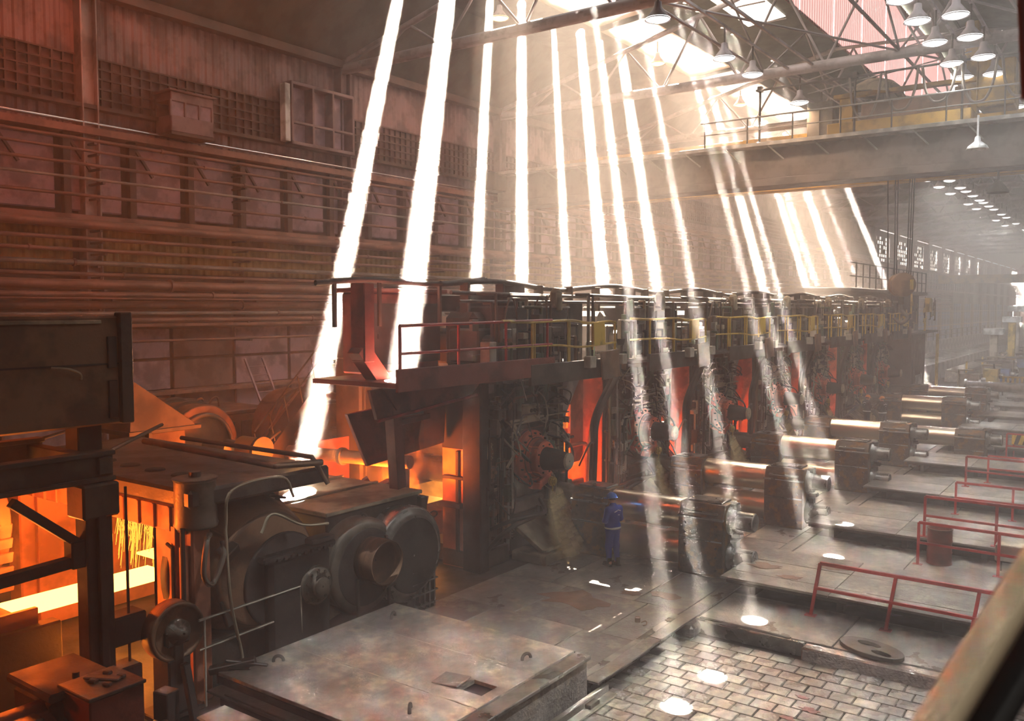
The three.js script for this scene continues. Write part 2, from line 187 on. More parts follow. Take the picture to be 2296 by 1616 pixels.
{
  for (let i = 0; i + 1 < roofLine.length; i++) {
    const [xa, ya] = roofLine[i], [xb, yb] = roofLine[i + 1], L = Math.hypot(xb - xa, yb - ya), ca = (xb - xa) / L, sh = new THREE.Shape();
    [[0, -Z1], [L, -Z1], [L, -Z0], [0, -Z0]].forEach(([u, v], k) => (k ? sh.lineTo(u, v) : sh.moveTo(u, v)));
    for (const [x, z, rad, e, turn] of holes) if (x > xa && x < xb) { const p = new THREE.Path(); p.absellipse((x - xa) / ca, -z, rad * e, rad, 0, Math.PI * 2, true, turn); sh.holes.push(p); }
    if (i === 1) for (const [x0, x1, z0, z1] of GLAZED) { sh.holes.push(new THREE.Path([[x0, -z0], [x0, -z1], [x1, -z1], [x1, -z0]].map(([x, v]) => new THREE.Vector2((x - xa) / ca, v)))); const x = (x0 + x1) / 2, pl = new THREE.PlaneGeometry(x1 - x0 + 0.3, z0 - z1 + 0.3).rotateX(-Math.PI / 2); const m = piece('added_pane', pl, M.hazeGlass, ceiling, [x, roofY(x) - 0.02, (z0 + z1) / 2]); m.rotation.z = Math.atan2(1, 12); }
    const g = new THREE.ExtrudeGeometry(sh, { depth: 0.12, bevelEnabled: false }); g.rotateX(-Math.PI / 2); g.rotateZ(Math.atan2(yb - ya, xb - xa)); g.translate(xa, ya, 0);
    const b = new MB(); b.add(g); b.build('roof_sheet', M.roof, ceiling);
  }
  part(ceiling, 'roof_sheet', M.roof, (b) => { b.ext([[-8.7, 21.4], [20.6, 17], [20.6, 17.2], [-8.7, 21.6]], Z0 - Z1, new THREE.Matrix4().makeTranslation(0, 0, Z1), 0); });
  // roof panels glowing in place of daylight: a glowing sheet and an area light of the same size just below it
  const glowPanel = (x0, x1, z0, z1, slope, c, k) => { const x = (x0 + x1) / 2, z = (z0 + z1) / 2, y = (x > -8 ? 21.4 - ((x + 8.7) / 29.3) * 4.4 : roofY(x)) - 0.06, w = x1 - x0, d = z0 - z1; const m = piece('glow_roof_panel', boxUV(new THREE.BoxGeometry(w, 0.03, d)), glow(c, k), ceiling, [x, y, z]); m.rotation.z = slope; part(ceiling, 'glow_panel_frame', M.frame, (b) => { for (let q = z1; q <= z0 + 0.01; q += d / 6) b.box(x0 - 0.05, x1 + 0.05, y - 0.08, y - 0.02, q - 0.04, q + 0.04, 0); }, 'stuff'); area(x, y - 0.12, z, w, d, c, k, [x + 0.001, y - 5, z]); };
  glowPanel(-26.6, -24.4, -13, -26, 0.08, [1, 0.76, 0.55], 2.8);  // unseen panel added for a bright reflection on the roll barrels
  glowPanel(-17.7, -15.7, -27, -46, 0.08, [1, 0.86, 0.72], 9);
  for (const x of [2.5, 8.5]) glowPanel(x, x + 2.5, 0, -60, -0.15, [1, 0.98, 0.95], 2.2);  // unseen panels added as fill light for the right floor
  part(ceiling, 'monitor_roof', M.roof, (b) => b.ext([[-15.3, 28], [-11.8, 29.2], [-8.4, 28], [-8.4, 28.2], [-11.8, 29.4], [-15.3, 28.2]], Z0 - Z1, new THREE.Matrix4().makeTranslation(0, 0, Z1), 0));
  part(ceiling, 'monitor_wall', M.roof, (b) => { b.box(-8.72, -8.6, 21.3, 28.05, Z1, Z0, 0); b.box(-15.1, -14.98, 21.6, 28.05, -34, Z0, 0); b.box(-15.1, -14.98, 21.6, 28.05, Z1, -118, 0); for (let k = 0; k < 26; k++) b.box(-15.0, -14.9, 21.6, 28, -96 - k * 0.9, -96.2 - k * 0.9, 0); for (let k = 0; k < 6; k++) b.box(-15.0, -14.88, 22.4 + k * 0.95, 22.6 + k * 0.95, -118, -94, 0); });
  for (let z = -36; z > -126; z -= 6.02) piece('translucent_sheet', corrugated(0, 6.08, 0, 6.4, 0.42, 0.05), z > -41 || z < -94 ? M.skylight : M.pink, ceiling, [-15.02, 21.55, z + 2]);
  // purlins and trusses
  for (let z = -6; z > -200; z -= 12) {
    part(ceiling, 'truss', M.tubeGrey, (b) => {
      const zz = z + 1.5; b.cyl([-30, 17.2, zz], [20, 17.2, zz], 0.24, 0.24, 12); b.cyl([-30, 17.5, zz], [-15, 21.2, zz], 0.14, 0.14, 8); b.cyl([-15, 21.2, zz], [-8.7, 21, zz], 0.1, 0.1, 8); b.cyl([-8.7, 21, zz], [20, 17.3, zz], 0.14, 0.14, 8);
      for (let k = 0; k < 12; k++) { const x = -28 + k * 4, top = (q) => (q < -15 ? 17.5 + (q + 30) * 0.247 : q < -8.7 ? 21.1 : 21 - (q + 8.7) * 0.129); b.cyl([x, 17.2, zz], [x + 2, top(x + 2), zz], 0.06, 0.06, 6); b.cyl([x + 2, top(x + 2), zz], [x + 4, 17.2, zz], 0.06, 0.06, 6); }
    });
  }
  for (const x of [-6.6, -5.45, -13.6, -12.5]) part(ceiling, 'lamp_conduit', M.tubeGrey, (b) => b.box(x - 0.05, x + 0.05, 17.2, 17.3, -140, -6, 0));
  for (const x of [-14.8, -8.9, -2]) part(ceiling, 'longitudinal_brace', M.tubeGrey, (b) => { { b.cyl([x, 17.3, -8], [x, 17.3, -200], 0.07, 0.07, 6); for (let z = -4.5; z > -196; z -= 12) { b.cyl([x, 17.3, z], [x + (x < -10 ? 5.9 : 6), 17.3, z - 12], 0.05, 0.05, 6); b.cyl([x, 17.3, z], [x, 20.6, z - 6], 0.05, 0.05, 6); b.cyl([x, 20.6, z - 6], [x, 17.3, z - 12], 0.05, 0.05, 6); } } });
}
// ---- other walls
{
  const w = struct('wall_right'); part(w, 'cladding', M.wall, (b) => b.box(XR, XR + 0.5, SLAB_Y, 17.2, Z1, Z0, 0));
  const k = struct('wall_back'); part(k, 'cladding', M.wall, (b) => { b.box(XL - 0.5, XR + 0.5, SLAB_Y, 17.4, Z0, Z0 + 0.4, 0); b.ext([[-30.5, 17.4], [-27, 20.6], [-15, 21.7], [-15.1, 28], [-11.8, 29.3], [-8.6, 28], [-8.7, 21.5], [20.5, 17.2]], 0.4, new THREE.Matrix4().makeTranslation(0, 0, Z0), 0); });
  const f = struct('wall_far'); part(f, 'window_pane', M.skylight, (b) => b.add(new THREE.PlaneGeometry(50, 10.5), new THREE.Matrix4().makeTranslation(-5, 11, Z1 - 0.3))); part(f, 'cladding', M.lilac, (b) => { b.box(XL - 0.5, XR + 0.5, SLAB_Y, 6, Z1 - 0.4, Z1, 0); b.box(XL - 0.5, XR + 0.5, 10, 13, Z1 - 0.4, Z1, 0); b.box(XL - 0.5, XR + 0.5, 16, 17.4, Z1 - 0.4, Z1, 0); b.ext([[-30.5, 17.4], [-27, 20.6], [-15, 21.7], [-15.1, 28], [-11.8, 29.3], [-8.6, 28], [-8.7, 21.5], [20.5, 17.2]], 0.4, new THREE.Matrix4().makeTranslation(0, 0, Z1 - 0.4), 0); for (let x = -28; x < 20; x += 4) b.box(x, x + 0.4, 6, 16, Z1 - 0.4, Z1, 0); });
}
// ---- left wall: columns every 12 m, corrugated sheet, glazing grids, crane runway, pipes
const wallLeft = struct('wall_left');
part(wallLeft, 'backing', M.frame, (b) => { b.box(XL - 0.9, XL - 0.5, SLAB_Y, 17.6, OPEN_Z, Z0, 0); b.box(XL - 0.9, XL - 0.5, 7.2, 12.4, Z1, OPEN_Z, 0); b.box(XL - 0.9, XL - 0.5, 16.6, 17.6, Z1, OPEN_Z, 0); b.box(XL - 0.9, XL - 0.5, SLAB_Y, 0.9, Z1, OPEN_Z, 0); });
{
  const gU = corrugated(0, 11.4, 0, 2.35, 0.34, 0.045), gL = corrugated(0, 5.6, 0, 0.85, 0.34, 0.045), bays = [];
  for (let z = 7.5; z > OPEN_Z + 1; z -= BAY) bays.push(z);
  bays.forEach((z, k) => {
    const wide = k % 5 === 3;
    piece('corrugated_sheet', gU, M.sheet, wallLeft, [XL - 0.3, 15.15, z - 11.7]);
    for (const o of [11.7, 5.9]) piece('corrugated_sheet', gL, M.sheet, wallLeft, [XL - 0.3, 12.55, z - o]);
    part(wallLeft, 'glazing_grid', M.frame, (b) => { for (let i = 0; i <= 30; i++) b.box(XL - 0.34, XL - 0.24, 13.4, 15.15, z - 11.7 + i * 0.38, z - 11.7 + i * 0.38 + 0.07, 0); for (let j = 0; j <= 5; j++) b.box(XL - 0.32, XL - 0.22, 13.4 + j * 0.34, 13.46 + j * 0.34, z - 11.7, z - 0.3, 0); }, 'stuff');
    part(wallLeft, 'glazing_backing', M.wall, (b) => b.box(XL - 0.5, XL - 0.38, 13.4, 15.15, z - 11.7, z - 0.3, 0));
    part(wallLeft, 'column', k === 2 ? M.tubeGrey : M.wall, (b) => { b.box(XL - 0.35, XL + 0.15, SLAB_Y, 17.4, z - 0.3, z - 0.24, 0.01); b.box(XL - 0.35, XL + 0.15, SLAB_Y, 17.4, z + 0.24, z + 0.3, 0.01); b.box(XL - 0.13, XL - 0.07, SLAB_Y, 17.4, z - 0.26, z + 0.26, 0); });
    // panelled lower wall behind the pipes
    for (let j = 0; j < 4; j++) { const zz = z - 0.4 - j * 2.85; part(wallLeft, 'wall_panel', j % 3 === 1 ? M.wall : M.lilac, (b) => { b.box(XL - 0.42, XL - 0.3, 3.3, 4.4, zz - 2.7, zz, 0.02); b.box(XL - 0.42, XL - 0.3, 4.5, 5.6, zz - 2.7, zz, 0.02); b.box(XL - 0.42, XL - 0.28, 1.1, 3.2, zz - 2.7, zz, 0.02); }); }
    piece('corrugated_sheet', corrugated(0, 11, 0, 1.7, 0.34, 0.045), M.crane2, wallLeft, [XL - 0.4, 7.7, z - 11.5]);
    if (wide) part(wallLeft, 'louvre', M.frame, (b) => { for (let i = 0; i < 14; i++) b.box(XL - 0.3, XL - 0.2, 3.5, 5.4, z - 8 + i * 0.14, z - 7.92 + i * 0.14, 0); });
  });
  // lattice runway girder under the rail: light panels between dark posts
  for (let z = 6; z > -200; z -= 2.4) {
    part(wallLeft, 'girder_panel', M.lilac, (b) => { b.box(XL - 0.28, XL - 0.18, 9.75, 12.2, z - 2.15, z - 0.25, 0.1); });
    part(wallLeft, 'girder_post', M.frame, (b) => { b.box(XL - 0.2, XL + 0.02, 9.6, 12.4, z - 0.2, z + 0.05, 0); b.bar([XL - 0.05, 12.3, z - 0.1], [XL - 0.05, 11.2, z - 0.9], 0.1); });
  }
  part(wallLeft, 'runway_beam', M.pipe, (b) => { b.box(XL - 0.4, XL + 0.25, 12.38, 12.62, Z1, Z0, 0); b.box(XL - 0.4, XL + 0.25, 9.3, 9.6, Z1, Z0, 0); });
  part(wallLeft, 'crane_rail', M.rail, (b) => b.cyl([XL + 0.1, 12.78, Z1], [XL + 0.1, 12.78, Z0], 0.055, 0.055, 8));
  part(wallLeft, 'eaves_beam', M.frame, (b) => { b.box(XL - 0.4, XL + 0.2, 17.2, 17.55, Z1, Z0, 0); b.box(XL - 0.4, XL + 0.1, 13.3, 13.44, Z1, Z0, 0); });
  // walkway railings and ledges
  part(wallLeft, 'ledge', M.pipe, (b) => { b.box(XL - 0.3, XL + 0.7, 5.72, 5.82, Z1, Z0, 0); b.box(XL - 0.3, XL + 0.4, 3.15, 3.28, Z1, Z0, 0); });
  // windows in the open far bays
  for (let z = OPEN_Z - 12, k = 0; z > Z1; z -= 12, k++) {
    part(wallLeft, 'column', M.wall, (b) => { b.box(XL - 0.6, XL + 0.2, SLAB_Y, 17.4, z + 11.3, z + 12.3, 0.02); });
    part(wallLeft, 'window_pane', M.skylight, (b) => { b.add(new THREE.PlaneGeometry(11.8, 4.2).rotateY(Math.PI / 2), new THREE.Matrix4().makeTranslation(XL - 0.85, 14.5, z + 6)); }); part(wallLeft, 'window_pane', M.white, (b) => { b.box(XL - 0.92, XL - 0.88, 0.9, 4.2, z, z + 3.3, 0); });
    part(wallLeft, 'window_frame', M.frame, (b) => { const r = rng(90 + k); for (let i = 0; i < 10; i++) b.box(XL - 0.8, XL - 0.7, 12.4, 16.6, z + i * 1.15, z + i * 1.15 + 0.12, 0); for (let j = 0; j < 7; j++) b.box(XL - 0.8, XL - 0.7, 12.8 + j * 0.6, 12.95 + j * 0.6, z, z + 11.4, 0); for (let j = 0; j < 26; j++) { const i = Math.floor(r() * 9), q = Math.floor(r() * 6); b.box(XL - 0.8, XL - 0.75, 12.9 + q * 0.6, 13.5 + q * 0.6, z + i * 1.15, z + (i + 1) * 1.15, 0); } });
    part(wallLeft, 'blue_post', M.blue, (b) => { for (const o of [2, 5, 8]) b.box(XL - 0.5, XL, 0.5, 7.2, z + o, z + o + 0.7, 0.02); b.box(XL - 0.6, XL - 0.4, 3.2, 3.8, z, z + 12, 0); b.bar([XL - 0.5, 1, z + 2], [XL - 0.5, 4, z + 8], 0.3); });
    part(wallLeft, 'lower_panel', M.lilac, (b) => { b.box(XL - 0.9, XL - 0.8, 4.1, 7.2, z, z + 12, 0); b.box(XL - 0.9, XL - 0.8, 0.9, 4.1, z + 3.2, z + 12, 0); }); part(wallLeft, 'lower_panel', M.white, (b) => { b.box(XL - 0.78, XL - 0.7, 4.6, 6.2, z + 5.5, z + 11, 0); b.box(XL - 0.78, XL - 0.7, 1.1, 2.6, z + 4.5, z + 8, 0); });
    part(wallLeft, 'strip_light', M.tubeLight, (b) => b.box(XL + 0.3, XL + 0.38, 16.9, 16.98, z + 2, z + 10, 0));
  }
}
// pipes along the left wall, each one a run of its own
[[12.15, 0.06], [11.75, 0.05], [11.25, 0.06], [10.75, 0.05], [10.25, 0.06], [9.25, 0.16], [8.75, 0.07], [8.35, 0.07], [7.95, 0.09], [7.55, 0.07], [7.2, 0.17], [6.85, 0.1], [6.5, 0.14], [6.2, 0.07], [5.95, 0.09], [5.2, 0.05], [6.72, 0.03]].forEach(([y, r], k) => {
  const x = XL + 0.35 + (k % 4) * 0.16 + (k === 16 ? 0.9 : 0), n = ['topmost', 'second', 'third', 'fourth', 'fifth', 'thick sixth', 'seventh', 'eighth', 'ninth', 'tenth', 'thick eleventh', 'twelfth', 'fourteenth', 'sixteenth', 'seventeenth', 'lowest', 'thin thirteenth'][k];
  const t = thing('wall_pipe', `rust-red pipe along the left wall, ${n} of the pipes below the crane rail`, 'pipe', [x, y, 0], 0, 'pipes along the left wall');
  part(t, 'pipe_run', k % 5 === 3 ? M.pipeGrey : M.pipe, (b) => b.cyl([0, 0, 6], [0, 0, -180], r, r, 10));
  part(t, 'bracket', M.frame, (b) => { for (let z = 1.5; z > -120; z -= 6) b.box(-x + XL - 0.2, r * 0.6, -r - 0.07, -r, z - 0.05, z + 0.05, 0); }, 'stuff');
  part(t, 'flange', M.pipe, (b) => { for (let z = -2 - k * 1.7; z > -150; z -= 17) b.cyl([0, 0, z], [0, 0, z - 0.09], r * 1.5, r * 1.5, 10); });
});
// ================================================================ right side: platforms, railings, rolls
// ---- raised walkways of steel plate, one between every two bays
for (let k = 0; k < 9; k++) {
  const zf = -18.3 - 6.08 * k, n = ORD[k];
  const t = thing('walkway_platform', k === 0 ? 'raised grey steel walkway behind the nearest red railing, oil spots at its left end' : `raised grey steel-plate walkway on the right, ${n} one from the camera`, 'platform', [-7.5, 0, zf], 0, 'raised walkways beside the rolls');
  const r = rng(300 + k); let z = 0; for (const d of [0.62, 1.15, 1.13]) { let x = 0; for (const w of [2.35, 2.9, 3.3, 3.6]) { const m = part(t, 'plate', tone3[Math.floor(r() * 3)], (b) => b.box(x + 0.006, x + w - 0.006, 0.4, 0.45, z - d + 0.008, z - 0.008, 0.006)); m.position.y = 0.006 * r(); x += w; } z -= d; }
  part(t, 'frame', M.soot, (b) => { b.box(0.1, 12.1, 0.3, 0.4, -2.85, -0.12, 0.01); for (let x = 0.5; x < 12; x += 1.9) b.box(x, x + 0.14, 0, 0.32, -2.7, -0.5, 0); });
  part(t, 'under_shade_plate', M.pit, (b) => b.box(0.15, 12.05, 0, 0.32, -2.6, -2.5, 0));  // black plate standing in for the shade under the walkway
  if (k === 0) part(t, 'tool_slip', M.lilac, (b) => { b.cbox(2.6, 0.12, -0.75, 0.3, 0.015, 0.13, 0.3, 0.5, 0); b.cbox(3.6, 0.12, -0.75, 0.34, 0.015, 0.14, 0.3, 0.5, 0); });
}
// oily stains on plates are lumps of rust scale, thin and flat
{
  const r = rng(77); const spotsAt = [[-6.9, 0.456, -19.6, 0.5], [-6.2, 0.456, -19.1, 0.34], [-5.6, 0.456, -20.4, 0.42], [-8.6, 0.008, -20.9, 0.75], [-8.5, 0.008, -17.6, 0.5], [-9.2, 0.008, -17.3, 0.35], [-4.5, -0.255, -13.9, 0.16], [-4.3, -0.255, -14.4, 0.2], [-4.9, -0.255, -12.9, 0.15], [-4.75, -0.255, -13.3, 0.12], [-4.55, -0.255, -14.8, 0.14], [-10, 0.008, -16.2, 1.1], [-9.6, 0.008, -22.6, 0.8]];
  spotsAt.forEach(([x, y, z, s], k) => { const o = part(scene, 'scale_patch', k > 5 && k < 11 ? M.redDark : M.brown, (b) => { const pts = []; for (let i = 0; i < 18; i++) { const a = (i / 18) * Math.PI * 2, q = s * (0.5 + 0.5 * r()); pts.push([q * Math.cos(a), q * 0.62 * Math.sin(a)]); } b.ext(pts, 0.004, new THREE.Matrix4().makeRotationX(-Math.PI / 2), 0); }); o.position.set(x, y, z); tag(o, `${['large', 'small', 'medium'][k % 3]} brown oily patch ${['on the nearest walkway, outermost left', 'on the nearest walkway near its front edge', 'on the nearest walkway under the red rail', 'on the floor plates between the first two roll pairs', 'on the plates below the first roll chock', 'on the plates left of the first roll chock', 'on the tiles, second of five', 'on the tiles, widest of five', 'on the tiles, nearest the camera', 'on the tiles, fourth of five', 'on the tiles, farthest of five', 'on the plates in front of the blue worker', 'on the plates behind the first roll pair'][k]}`, 'stain'); });
}
// ---- red railings
function railing(label, x0, x1, z, y0, h, n, lean = 0) {
  const t = thing('red_railing', label, 'railing', [0, 0, z], 0, 'red pipe railings on the right');
  for (let i = 0; i < n; i++) { const x = x0 + ((x1 - x0) * i) / (n - 1); part(t, 'railing_post', M.redRail, (b) => { b.bar([x - lean, y0, 0], [x, y0 + h, -0.05], 0.065); b.box(x - lean - 0.11, x - lean + 0.11, y0, y0 + 0.02, -0.08, 0.08, 0); }); }
  part(t, 'top_rail', M.redRail, (b) => b.bar([x0, y0 + h, -0.05], [x1 + 0.6, y0 + h - 0.02, -0.05], 0.07)); part(t, 'mid_rail', M.redRail, (b) => b.bar([x0 - lean / 2, y0 + h * 0.53, -0.02], [x1 + 0.6, y0 + h * 0.5, -0.02], 0.06));
}
railing('long bright red railing nearest the camera, before the nearest walkway', -5.3, -2.35, -18.22, 0, 1.12, 3, 0.16);
railing('red railing just in front of the rusty drum', -4.42, -2.65, -23.45, 0, 1.06, 2);
railing('red railing just behind the rusty drum, on the second walkway', -4.5, -1.2, -24.6, 0.45, 1.05, 3);
railing('red railing low before the third walkway', -4.6, -1.5, -29.9, 0, 1.0, 3);
railing('red railing on the third walkway, fifth from the camera', -4.7, -1, -32.4, 0.45, 1.0, 3);
railing('red railing beside the fourth walkway, sixth from the camera', -4.5, -1, -36.0, 0, 1.0, 3);
railing('farthest red railing, next to the yellow and black barrier', -4.6, -1, -42.1, 0, 1.1, 3);
{ const t = thing('hazard_barrier', 'yellow and black striped barrier board at the far right railings', 'barrier', [-4.5, 0, -42.9]); part(t, 'board', M.yellow, (b) => b.box(0, 1.3, 0.55, 1.0, -0.03, 0)); for (let k = 0; k < 4; k++) part(t, 'stripe', M.soot, (b) => b.ext([[0.08 + k * 0.32, 0.56], [0.24 + k * 0.32, 0.56], [0.36 + k * 0.32, 0.99], [0.2 + k * 0.32, 0.99]], 0.008, null, 0)); part(t, 'post', M.redRail, (b) => { b.box(0.05, 0.12, 0, 0.6, -0.08, -0.02); b.box(1.2, 1.27, 0, 0.6, -0.08, -0.02); }); }
// ---- rusty drum
{ const t = thing('oil_drum', 'open rusty red oil drum behind a red railing', 'drum', [-4.0, 0, -23.85]); part(t, 'shell', M.redDark, (b) => b.lathe([[0.02, 0.02], [0.29, 0.0], [0.3, 0.03], [0.285, 0.05], [0.285, 0.29], [0.3, 0.31], [0.285, 0.33], [0.285, 0.58], [0.3, 0.6], [0.285, 0.62], [0.285, 0.88], [0.305, 0.9], [0.29, 0.91], [0.27, 0.9], [0.27, 0.5], [0.02, 0.5]], [0, 0, 0], [0, 1, 0], 36)); part(t, 'rim', M.brown, (b) => b.add(new THREE.TorusGeometry(0.288, 0.014, 8, 36).rotateX(Math.PI / 2), new THREE.Matrix4().makeTranslation(0, 0.9, 0))); }
{ const t = thing('tool_box', 'pale steel box on legs right of the rusty drum', 'box', [-2.2, 0, -23.6]); part(t, 'body', M.pale, (b) => b.box(-0.55, 0.9, 0.35, 0.75, -0.5, 0)); part(t, 'leg', M.dark, (b) => { for (const x of [-0.5, 0.82]) for (const z of [-0.45, -0.05]) b.box(x, x + 0.06, 0, 0.36, z - 0.03, z + 0.03, 0); }); }
// ---- flat plate with two cut-outs lying near the railing
{ const t = part(scene, 'cut_plate', M.mid, (b) => { const s = new THREE.Shape(); s.absellipse(0, 0, 0.62, 0.36, 0, Math.PI * 2, false); for (const [x, y, rx, ry] of [[-0.12, 0.12, 0.24, 0.12], [0.28, -0.12, 0.2, 0.1]]) { const h = new THREE.Path(); h.absellipse(x, y, rx, ry, 0, Math.PI * 2, true); s.holes.push(h); } b.add(new THREE.ExtrudeGeometry(s, { depth: 0.06, bevelEnabled: true, bevelSize: 0.008, bevelThickness: 0.008, bevelSegments: 1, curveSegments: 32 }), new THREE.Matrix4().makeRotationX(-Math.PI / 2)); }); t.position.set(-3.95, 0.01, -16.95); t.rotation.y = -0.35; tag(t, 'dark oval steel plate with two oval cut-outs lying on the floor', 'plate'); }
{ const t = part(scene, 'steel_flat', M.soot, (b) => { b.cbox(-6.3, 0.03, -16.66, 1.9, 0.03, 0.09, 0, -0.03, 0); }); tag(t, 'thin dark steel bar lying along the edge of the tiles', 'bar'); }
{ const t = part(scene, 'bolt_block', M.brown, (b) => { b.cbox(-8.2, 0.06, -15.75, 0.11, 0.11, 0.1, 0, 0.5, 0); b.tube([[-8.1, 0.03, -15.7], [-8.02, 0.06, -15.76], [-7.96, 0.03, -15.68], [-8, 0.02, -15.6]], 0.012, 12, 5); }); tag(t, 'small rusty block with a wire on the plates by the tiled floor', 'block'); }
// ---- pairs of spare rolls in chocks on the floor
function rollPair(label, x, z, parts2 = true) {
  const t = thing('roll_pair', label, 'mill roll', [x, 0, z], 0, 'spare roll pairs in front of the mill');
  const barrel = (y) => { part(t, 'barrel', M.roll, (b) => b.lathe([[0.2, -2.02], [0.36, -2.02], [0.385, -2.0], [0.385, -0.02], [0.36, 0], [0.2, 0]], [0, y, -0.5], [1, 0, 0], 64)); };
  barrel(1.34); if (parts2) barrel(0.46);
  const chock = (x0, x1, name, yel) => {
    const c = part(t, name, M.rustBlock, (b) => { b.ext([[-0.5, 0.02], [-0.02, 0.02], [0, 0.05], [0, 1.42], [-0.14, 1.72], [-0.86, 1.72], [-1.0, 1.42], [-1.0, 0.05], [-0.98, 0.02]].map(([a, q]) => [a, q]), x1 - x0, new THREE.Matrix4().makeRotationY(-Math.PI / 2).setPosition(x1, 0, 0).multiply(new THREE.Matrix4().makeScale(1, 1, 1)), 0.015); });
    part(t, 'chock_ledge', M.steel, (b) => { b.box(x0 - 0.03, x1 + 0.03, 1.38, 1.43, -0.04, 0.06, 0.01); b.box(x0 + 0.1, x1 - 0.1, 1.72, 1.78, -0.8, -0.2, 0.015); b.box(x0 + 0.12, x1 - 0.12, 1.5, 1.56, -0.2, 0.03, 0.01); b.box(x0, x1, 0.86, 0.9, -0.02, 0.03, 0.005); });
    part(t, 'bolt', M.dark, (b) => { for (const y of [0.2, 0.5, 0.72, 1.02, 1.25]) for (const q of [x0 + 0.15, x1 - 0.15]) b.cyl([q, y, 0], [q, y, 0.045], 0.03, 0.03, 6); });
    return c;
  };
  chock(0, 1.1, 'chock'); chock(-3.05, -2.02, 'chock');
  for (const y of parts2 ? [1.34, 0.46] : [1.34]) {
    const neck = part(t, 'roll_neck', M.steel, (b) => b.lathe([[0.02, 0.62], [0.2, 0.62], [0.225, 0.59], [0.225, 0.2], [0.3, 0.19], [0.31, 0.1], [0.36, 0.09], [0.36, -0.02]], [1.1, y, -0.5], [1, 0, 0], 28));
    part(neck, 'clamp', M.dark, (b) => { b.box(1.13, 1.3, y + 0.25, y + 0.42, -0.62, -0.38); b.box(1.16, 1.4, y - 0.42, y - 0.3, -0.6, -0.4); });
    part(t, 'drive_neck', M.mid, (b) => b.lathe([[0.02, 1.1], [0.27, 1.1], [0.3, 1.06], [0.3, 0.35], [0.24, 0.33], [0.24, -0.02]], [-3.05, y + 0.05, -0.5], [-1, 0, 0], 24));
    part(t, 'bearing_cap', M.green, (b) => { b.lathe([[0.02, 0.06], [0.34, 0.06], [0.36, 0.03], [0.36, 0]], [1.1, y, -0.5], [1, 0, 0], 28); });
  }
  return t;
}
const pair0 = rollPair('pair of bright steel rolls beside the worker in blue, nearest the camera', -9.0, -19.4);
[[-8.95, -25.15, 'second pair of bright steel rolls from the camera'], [-8.7, -31.5, 'third pair of bright steel rolls from the camera'], [-8.65, -37.6, 'fourth pair of steel rolls, left of the lone low roll'], [-8.5, -50.2, 'pair of steel rolls beside the two workers in orange helmets'], [-8.45, -57, 'farthest pair of steel rolls before the long grey pipe']].forEach(([x, z, l]) => copy(pair0, [x, 0, z], l));
{ const t = rollPair('single low steel roll lying behind the fourth roll pair', -6.35, -40.6, false); t.position.y = -0.42; t.userData.group = 'single rolls'; }
// ---- near platform block in the foreground
{
  const t = thing('platform_block', 'large low block with stained plate top in the near foreground', 'platform', [-12, 0, -8.5]);
  part(t, 'side_wall', M.concrete, (b) => { b.box(3.9, 4.5, -0.3, 0.42, -4.1, 0, 0.02); b.box(0, 3.9, -0.3, 0.42, -4.1, -3.5, 0.02); });
  part(t, 'core', M.soot, (b) => b.box(0.05, 3.95, -0.3, 0.4, -3.6, -0.05, 0.01));
  part(t, 'base_shade_sheet', M.pit, (b) => b.box(0.02, 4.46, -0.28, 0.3, -0.06, -0.01, 0));  // black sheet in place of the shade at the block's foot
  const r = rng(5); [[-4.14, -2.92], [-2.92, -1.42], [-1.42, 0]].forEach(([z0, z1], k) => {
    const hole = k === 1;
    const s = new THREE.Shape([[0, z0 + 0.01], [4.2, z0 + 0.01], [4.2, z1 - 0.01], [0, z1 - 0.01]].map(([a, q]) => new THREE.Vector2(a, -q)));
    if (hole) s.holes.push(new THREE.Path([[3.55, -2.2], [4.0, -2.2], [4.0, -1.8], [3.55, -1.8]].map(([a, q]) => new THREE.Vector2(a, -q))));
    const m = part(t, 'top_plate', M.blockTop, (b) => b.add(new THREE.ExtrudeGeometry(s, { depth: 0.05, bevelEnabled: true, bevelSize: 0.005, bevelThickness: 0.005, bevelSegments: 1 }).rotateX(-Math.PI / 2), new THREE.Matrix4().makeTranslation(0, 0.45, 0)));
    m.rotation.z = 0.002 * (r() - 0.5);
  });
  part(t, 'edge_strip', M.steel, (b) => b.box(4.24, 4.55, 0.43, 0.5, -4.14, 0.02, 0.012));
  part(t, 'edge_lip', M.dark, (b) => { b.box(-0.05, 4.2, 0.4, 0.47, -4.2, -4.14, 0.01); b.box(-0.06, 0, 0.3, 0.47, -4.14, 0, 0.01); });
  const lug = (x, z, ry) => part(t, 'lifting_lug', M.dark, (b) => b.add(new THREE.TorusGeometry(0.085, 0.028, 8, 20, Math.PI * 1.15), new THREE.Matrix4().makeRotationY(ry).setPosition(x, 0.52, z)));
  lug(0.45, -0.85, 0.6); lug(3.75, -3.35, 1.2); lug(0.55, -3.5, 1.9); lug(3.45, -0.8, 2.2);
  part(t, 'hatch_lid', M.plate2, (b) => b.cbox(3.28, 0.53, -1.95, 0.5, 0.03, 0.42, 0.04, 0.1, 0.05));
  part(t, 'weld_bead', M.pale, (b) => { b.box(3.0, 3.6, 0.5, 0.51, -3.02, -2.99, 0); });
  part(t, 'step_strip', M.dark, (b) => { b.box(0.1, 3.1, 0.3, 0.34, 0.02, 0.3, 0.01); b.box(0.5, 2.2, 0.34, 0.37, 0.06, 0.26, 0.01); b.box(2.2, 2.8, 0.1, 0.3, 0.05, 0.25, 0.01); });
}
